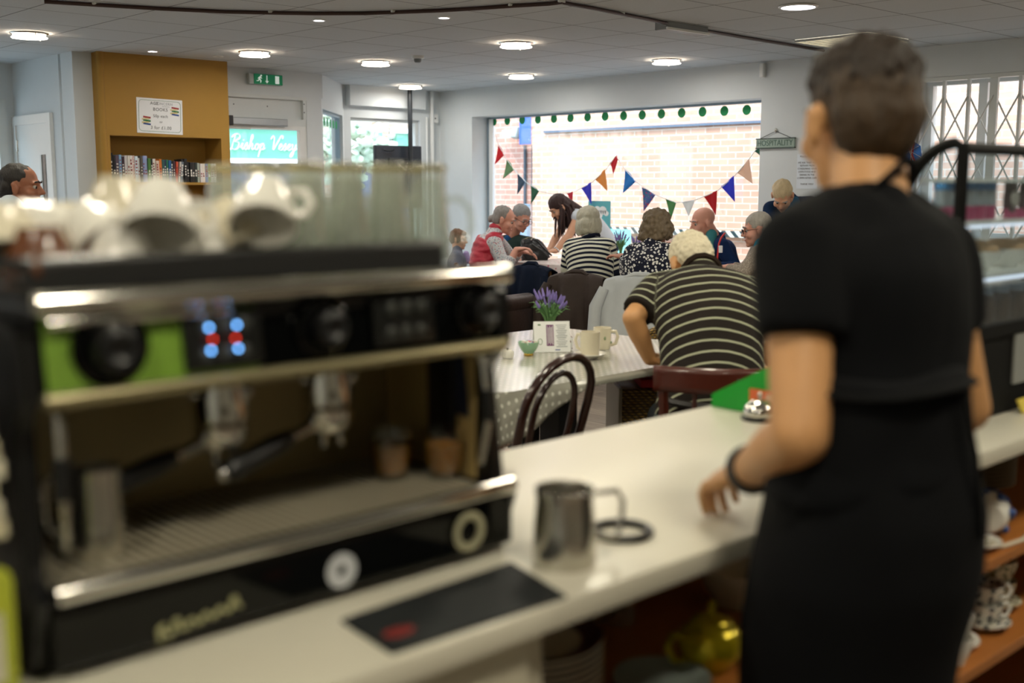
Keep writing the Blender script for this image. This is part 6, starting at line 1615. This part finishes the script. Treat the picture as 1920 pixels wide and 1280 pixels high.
def lavender(loc, label, h=.17, n=26, seed=1, vase=True, spread=.06):
    t = thing('lavender_plant', label, 'plant', loc)
    rg = random.Random(seed); vz = .07
    MB().lathe([(0, 0), (.026, 0), (.03, .006), (.028, .03), (.018, .055), (.021, vz), (.018, vz), (.014, .055), (.022, .03), (0, .008)]).obj('vase', pane('vase_glass', '#dfe8e6', .12, .4), t)
    MB().tube([(.021 * math.cos(R(30 * i)), .021 * math.sin(R(30 * i)), vz - .006) for i in range(12)], .004, 6, closed=True).obj('ribbon', M_PORC, t)
    st, fl = MB(), MB()
    for i in range(n):
        a = rg.uniform(0, 6.28); r = spread * math.sqrt(rg.random()); hh = h * rg.uniform(.75, 1.1)
        p0 = Vector((rg.uniform(-.006, .006), rg.uniform(-.006, .006), .02)); p1 = Vector((math.cos(a) * r * .35, math.sin(a) * r * .35, vz + hh * .35)); p2 = Vector((math.cos(a) * r, math.sin(a) * r, vz + hh * .75)); p3 = p2 + (p2 - p1) * .42
        st.tube([p0, p1, p2], .0018, 5); d = (p3 - p2).normalized()
        for k in range(7):
            c = p2.lerp(p3, k / 6); fl.ball(c, (.0075 - .0007 * k, .0075 - .0007 * k, .008), u=6, v=5)
    for i in range(n * 2):
        a = rg.uniform(0, 6.28); r = spread * rg.uniform(.5, 1.0); p1 = Vector((math.cos(a) * r * .4, math.sin(a) * r * .4, vz + h * .3)); p2 = Vector((math.cos(a) * r, math.sin(a) * r, vz + h * rg.uniform(.35, .7))); p3 = p2 + Vector((math.cos(a) * .02, math.sin(a) * .02, -.004))
        st.tube([Vector((0, 0, .05)), p1, p2, p3], [.003, .005, .0045, .0008], 5, flat=.5)
    st.obj('leaves', M_LEAF, t); fl.obj('flowers', M_LAV, t)
    return t
q = onz(1046, 648, TN); lavender((q.x + .035, q.y + .085, TN), 'artificial lavender in a glass vase behind the menu card on the dotted table', .16, 22, 5, spread=.07)
# bentwood chair at the near side
def bentwood(loc, rz, label):
    t = thing('bentwood_chair', label, 'chair', loc, rz)
    def arch(w, h0, h1, tilt, wb): 
        P = [(-wb, 0, h0), (-w * .98, 0, h0 + .12), (-w, 0, h0 + (h1 - h0) * .55)]
        for a in range(170, 0, -17): P.append((w * math.cos(R(a)), 0, h0 + (h1 - h0) * .6 + (h1 - h0) * .4 * math.sin(R(a))))
        P += [(w, 0, h0 + (h1 - h0) * .55), (w * .98, 0, h0 + .12), (wb, 0, h0)]
        return [Vector((x, -.19 - tilt * (z - .46), z)) for x, y, z in P]
    MB().tube(arch(.21, .46, .855, .26, .19), .0155, 10).obj('outer_hoop', M_DKWOOD, t)
    MB().tube(arch(.128, .46, .80, .22, .105), .0115, 10).obj('inner_hoop', M_DKWOOD, t)
    MB().lathe([(0, .435), (.195, .435), (.205, .448), (.203, .462), (.19, .466), (0, .466)]).obj('seat_rim', M_DKWOOD, t)
    MB().lathe([(.178, .466), (.15, .476), (0, .480)]).obj('seat', mat('red_seat', '#8c1420', .5), t)
    for sx, sy in ((-1, -1), (1, -1), (-1, 1), (1, 1)):
        MB().tube([(sx * .15, sy * .15, .45), (sx * .17, sy * .17, .22), (sx * .20, sy * .20, 0)], [.017, .015, .012], 10).obj('leg', M_DKWOOD, t)
    MB().tube([(.165 * math.cos(R(20 * i)), .165 * math.sin(R(20 * i)), .2) for i in range(18)], .009, 8, closed=True).obj('stretcher', M_DKWOOD, t)
    return t
bentwood((2.60, 2.86, 0), R(13), 'dark bentwood chair with red seat pushed in at the dotted table')
# wicker tub chair at the right end of the table
M_WICK = None
def wicker():
    m, t, b = base('wicker'); tc = N(t, 'ShaderNodeTexCoord'); wv = N(t, 'ShaderNodeTexWave'); wv.bands_direction = 'Z'; wv.inputs['Scale'].default_value = 26; wv.inputs['Distortion'].default_value = 1.5
    t.links.new(tc.outputs['Object'], wv.inputs['Vector'])
    w2 = N(t, 'ShaderNodeTexWave'); w2.bands_direction = 'DIAGONAL'; w2.inputs['Scale'].default_value = 22; t.links.new(tc.outputs['Object'], w2.inputs['Vector'])
    f = math_(t, 'MULTIPLY', wv.outputs['Fac'], w2.outputs['Fac'])
    t.links.new(mixc(t, f, lin('#4a3a1c'), lin('#b5903c')), b.inputs['Base Color']); b.inputs['Roughness'].default_value = .55
    bp = N(t, 'ShaderNodeBump'); bp.inputs['Strength'].default_value = .8; bp.inputs['Distance'].default_value = .01; t.links.new(f, bp.inputs['Height']); t.links.new(bp.outputs[0], b.inputs['Normal']); return m
M_WICK = wicker()
t = thing('wicker_chair', 'brown wicker tub chair at the far right of the dotted table', 'chair', (4.09, 3.20, 0), R(90))
f = MB(); f.sheet(lambda u, v: Vector((.29 * math.sin(R(-135 + 270 * u)), -.27 * math.cos(R(-135 + 270 * u)), .10 + v * (.52 + .16 * math.cos(R(-135 + 270 * u)) * .5 + .08))), 36, 10); f.obj('wicker_shell', M_WICK, t, solid=.02)
f = MB(); f.tube([Vector((.29 * math.sin(R(-135 + 270 * u / 30)), -.27 * math.cos(R(-135 + 270 * u / 30)), .70 + .08 * math.cos(R(-135 + 270 * u / 30)))) for u in range(31)], .016, 8); f.obj('wicker_rim', M_WICK, t)
MB().bb((-.22, -.2, .40), (.22, .22, .455), bev=.02).obj('cushion', M_WICK, t, True)
MB().bb((-.235, -.215, .36), (.235, .215, .40), bev=.01).obj('seat_base', M_WICK, t, True)
for sx in (-1, 1):
    for sy in (-1, 1): MB().cone((sx * .2, sy * .19, 0), (sx * .2, sy * .19, .37), .018).obj('leg', mat('wicker_leg', '#5a4420', .5), t)
q = RGT * .655 + FWD * 4.92
t = thing('wicker_stool', 'dark wicker seat half hidden behind the man in the polo shirt', 'seat', (q.x, q.y, 0), -YAW + R(4))
MB().bb((-.21, -.17, .02), (.25, .17, .56), bev=.012).obj('woven_body', M_WICK, t, True)
MB().bb((-.215, -.178, .03), (-.200, .175, .565), bev=.004).obj('pale_edge', mat('cane_edge', '#8f8878', .5), t, False)
MB().bb((-.12, -.16, .5595), (.24, .16, .60), bev=.012).obj('red_cushion', mat('red_cushion', '#a01f26', .8), t, True)
# wooden chair under the man in the polo shirt
pp = pt(1338, 742, 4.02)
t = thing('wooden_chair', 'red brown wooden chair under the man in the striped polo shirt', 'chair', (pp.x + .02, pp.y + .0, 0), -YAW + R(-8))
MB().bb((-.20, -.20, .43), (.20, .22, .462), bev=.01).obj('seat', M_BRWOOD, t, False)
for sx in (-1, 1):
    MB().tube([(sx * .18, .18, .43), (sx * .18, .19, 0)], .017, 8).obj('leg', M_BRWOOD, t)
    MB().tube([(sx * .18, -.18, 0), (sx * .18, -.19, .43), (sx * .19, -.25, .80)], .017, 8).obj('back_post', M_BRWOOD, t)
f = MB(); f.sheet(lambda u, v: Vector(((u - .5) * .44, -.245 - .05 * math.sin(math.pi * u), .735 + v * .085)), 14, 4); f.obj('top_rail', M_BRWOOD, t, solid=.018)
MB().bb((.05, -.312, .76), (.075, -.30, .79)).obj('metal_plate', M_STEEL, t, False)
for k in (-1, 0, 1): MB().tube([(k * .08, -.19, .46), (k * .085, -.262, .74)], .008, 6).obj('spindle', M_BRWOOD, t)
# ---- far table with the floral cloth
t = thing('cafe_table', 'long table under the pink floral tablecloth by the big window', 'table', (7.4, 6.4, 0))
MB().bb((-.44, -1.05, .70), (.44, 1.08, .729), bev=.004).obj('top', M_OAK, t, False)
for sx in (-1, 1):
    for sy in (-1, 1): MB().bb((sx * .39 - .025, sy * 1.0 - .025, 0), (sx * .39 + .025, sy * 1.0 + .025, .70)).obj('leg', M_OAK, t, False)
cloth_sheet('tablecloth', 6.95, 7.85, 5.34, 7.49, .7335, .04, lambda p, s: .17, cells('rose_print', '#e3d9d6', ['#c9788a', '#7c9a78'], 22, .25, .35), 'pale tablecloth printed with small roses on the long table', wave=.010)
def bag():
    q = onz(1003, 487, TN); x, y = max(q.x, 7.16), q.y
    t = thing('handbag', 'black leather handbag lying open on the floral tablecloth', 'handbag', (x, y, TN))
    lb = mat('black_leather', '#101114', .35, var=.2, scale=20, bump=.4, bscale=40)
    m = MB(); a = -RGT; o = Vector((0, 0, 0))
    m.loft([(Vector((0, 0, .0)), .115, .07, RGT, FWD), (Vector((0, 0, .04)), .135, .085, RGT, FWD), (RGT * -.01 + UP * .10, .125, .075, RGT, FWD), (RGT * -.03 + UP * .16, .10, .05, RGT, FWD), (RGT * -.045 + UP * .195, .075, .028, RGT, FWD)])
    organic('bag_body', m, .008, lb, t, 3, disp=(18, .014, (1, 1, 1)))
    MB().tube([RGT * -.02 - FWD * .055 + UP * .19, RGT * .02 - FWD * .09 + UP * .175, RGT * .09 - FWD * .10 + UP * .10, RGT * .15 - FWD * .10 + UP * .045, RGT * .13 - FWD * .11 + UP * .03, RGT * .06 - FWD * .11 + UP * .09, RGT * -.03 - FWD * .10 + UP * .15], .0085, 8).obj('strap', lb, t)
    MB().tube([RGT * -.10 + UP * .15, RGT * -.125 - FWD * .05 + UP * .10, RGT * -.115 - FWD * .09 + UP * .0, RGT * -.10 - FWD * .10 + UP * .012], .009, 8).obj('strap', lb, t)
    MB().tube([RGT * -.11 + UP * .185, RGT * -.06 - FWD * .03 + UP * .205, RGT * .0 - FWD * .04 + UP * .20], .004, 6).obj('zip', mat('zip_metal', '#8a8468', .3, .8), t)
    MB().ball(RGT * -.035 - FWD * .05 + UP * .185, .009).obj('buckle', M_CHROME, t)
bag()
def on_far(px, py): 
    q = onz(px, py, TN); return (min(max(q.x, 7.02), 7.78), min(max(q.y, 5.42), 7.42), TN)
l = on_far(1180, 487); lavender(l, 'artificial lavender beside the white mug on the floral table', .20, 20, 9, spread=.065)
l = on_far(1268, 484); lavender((7.40, 5.80, TN), 'artificial lavender between the bald man and the spotted blouse', .17, 20, 12, spread=.07)
lavender((7.62, 6.55, TN), 'artificial lavender behind the head of the woman in the striped cardigan', .17, 14, 15, spread=.05)
mug(on_far(1158, 486), 'white mug on the floral table beside the hand of the spotted blouse', .042, .092, R(150), M_PORC)
def shaker(l, label, top=M_CHROME):
    t = thing('salt_shaker', label, 'shaker', l); MB().lathe([(0, 0), (.019, 0), (.021, .004), (.017, .05), (0, .05)]).obj('glass_base', mat('salt_glass', '#c9c4b4', .2), t); MB().lathe([(.0175, .05), (.018, .066), (.010, .074), (0, .075)]).obj('cap', top, t)
shaker(on_far(1160, 500), 'salt shaker in front of the white mug on the floral table')
shaker((7.15, 5.50, TN), 'salt shaker in front of the bald man on the floral table')
mug((7.22, 5.44, TN), 'small white cup at the right end of the floral table', .033, .055, R(200), M_PORC)
mug((7.12, 5.98, TN), 'white cup hidden between the cardigan and the blouse', .036, .07, R(200), M_PORC)
# chairs at the far table
M_CHW = mat('chair_beech', '#6a4a2c', .4, var=.2)
def cafe_chair(loc, rz, label, h=.74):
    t = thing('cafe_chair', label, 'chair', loc, rz)
    MB().bb((-.21, -.2, .42), (.21, .22, .455), bev=.012).obj('seat', M_CHW, t, True)
    for sx in (-1, 1):
        MB().tube([(sx * .18, .19, .42), (sx * .185, .2, 0)], .016, 8).obj('leg', M_CHW, t)
        MB().tube([(sx * .18, -.2, 0), (sx * .18, -.19, .43), (sx * .185, -.225, h)], .016, 8).obj('back_post', M_CHW, t)
    f = MB(); f.sheet(lambda u, v: Vector(((u - .5) * .38, -.215 - .02 * math.sin(math.pi * u), h - .26 + v * .25)), 8, 4); f.obj('backrest', M_CHW, t, solid=.02)
    return t
def garment(loc, rz, mt, label, cat, name, h=.74, w=.22, low=.16, seed=1, hood=False, fold=.020):
    t = thing(name, label, cat, loc, rz)
    def f(u, v):
        x = (u - .5) * 2
        # v: 0 front hem .. .3 top .. 1 back hem
        if v < .3: z = h - .18 + (v / .3) * .2; y = -.175 - .01 * v
        elif v < .42: k = (v - .3) / .12; z = h + .02 + .018 * math.sin(math.pi * k); y = -.19 - .09 * k
        else: k = (v - .42) / .58; z = h + .02 - k * (h + .02 - low); y = -.28 - .05 * k - .03 * math.sin(k * 3)
        ww = w * (1 + .28 * max(0, v - .42)) * (1 - .06 * max(0, 1 - abs(v - .36) / .1))
        n_ = noise.noise(Vector((x * 2.4 + seed * 7, v * 2.2, seed)))
        z -= .03 * abs(x) ** 3 * (1 if .25 < v < .5 else 0)
        amp = fold * (1 + 2 * max(0, v - .42))
        return Vector((x * ww + .012 * n_, y - amp * 1.6 * math.sin(x * 6.5 + seed + n_ * 2) * max(0, v - .3) - .02 * n_, z))
    m = MB(); m.sheet(f, 30, 34); m.obj('cloth_shell', mt, t, solid=.012)
    for s in (-1, 1):
        m = MB()
        m.tube([f(.5 + s * .47, .44) + Vector((0, -.02, -.02)), f(.5 + s * .5, .6) + Vector((s * .02, -.03, 0)), f(.5 + s * .5, .9) + Vector((s * .015, -.035, -.02))], [.035, .045, .042], 10)
        m.obj('sleeve', mt, t)
    m = MB(); m.tube([f(.28, .40), f(.4, .37) + UP * .012, f(.6, .37) + UP * .012, f(.72, .40)], [.012, .02, .02, .012], 8); m.obj('collar', mt, t)
    return t
rzX = R(-90)
cafe_chair((6.66, 6.62, 0), rzX, 'empty chair hung with the navy coat at the floral table')
garment((6.66, 6.62, 0), rzX, cloth('navy_coat', '#111a2c', .2), 'dark navy coat hung over an empty chair back', 'coat', 'coat', .735, .23, .12, 2)
cp_ = pt(1106, 545, 8.82); cafe_chair((cp_.x + .03, cp_.y + .02, 0), R(-75), 'chair under the woman in the striped cardigan', .72)
garment((cp_.x + .03, cp_.y + .02, 0), R(-72), mat('brown_suede', '#33261f', .7, var=.35, scale=9, bump=.3, bscale=20), 'dark brown leather jacket hung on the chair of the cardigan wearer', 'jacket', 'jacket', .715, .235, .12, 3)
cp_ = pt(1213, 560, 8.12); cafe_chair((cp_.x + .03, cp_.y + .02, 0), R(-62), 'chair under the woman in the spotted blouse', .75)
garment((cp_.x + .03, cp_.y + .02, 0), R(-62), cloth('pale_linen', '#b7bcbf', .06), 'pale grey linen jacket hung on the chair of the spotted blouse', 'jacket', 'jacket', .75, .265, .15, 5, fold=.015)
for (px, py, d), rz, lab in (((908, 532, 9.85), -YAW - R(80), 'chair under the woman in the red body warmer'), ((950, 520, 11.05), R(-120), 'chair under the man in the dark green jacket'), ((1362, 538, 10.0), R(90), 'chair under the bald man in the navy jacket'), ((1446, 548, 8.45), -YAW + R(90), 'chair under the man in the checked shirt')):
    q = pt(px, py, d); cafe_chair((q.x, q.y, 0), rz, lab, .74)
t = thing('leather_armchair', 'brown leather tub armchair half hidden behind the coffee machine', 'armchair', (5.72, 6.62, 0), R(-75))
lm = mat('brown_leather', '#3a2c27', .38, var=.2, bump=.2, bscale=30)
MB().bb((-.27, -.26, .14), (.27, .30, .40), bev=.05).obj('seat', lm, t, True)
for s in (-1, 1):
    f = MB(); f.bb((s * .36 - .07, -.28, .12), (s * .36 + .07, .30, .50), bev=.04); f.tube([(s * .36, -.28, .52), (s * .36, .31, .51)], .075, 14); f.ball((s * .36, .31, .51), .075); f.obj('arm', lm, t)
f = MB(); f.sheet(lambda u, v: Vector(((u - .5) * .8, -.30 - .07 * v, .2 + v * .50)), 8, 8); f.obj('back', lm, t, solid=.12)
for sx in (-1, 1):
    for sy in (-1, 1): MB().cone((sx * .3, sy * .24, 0), (sx * .3, sy * .24, .15), .02, .028).obj('foot', M_DKWOOD, t)
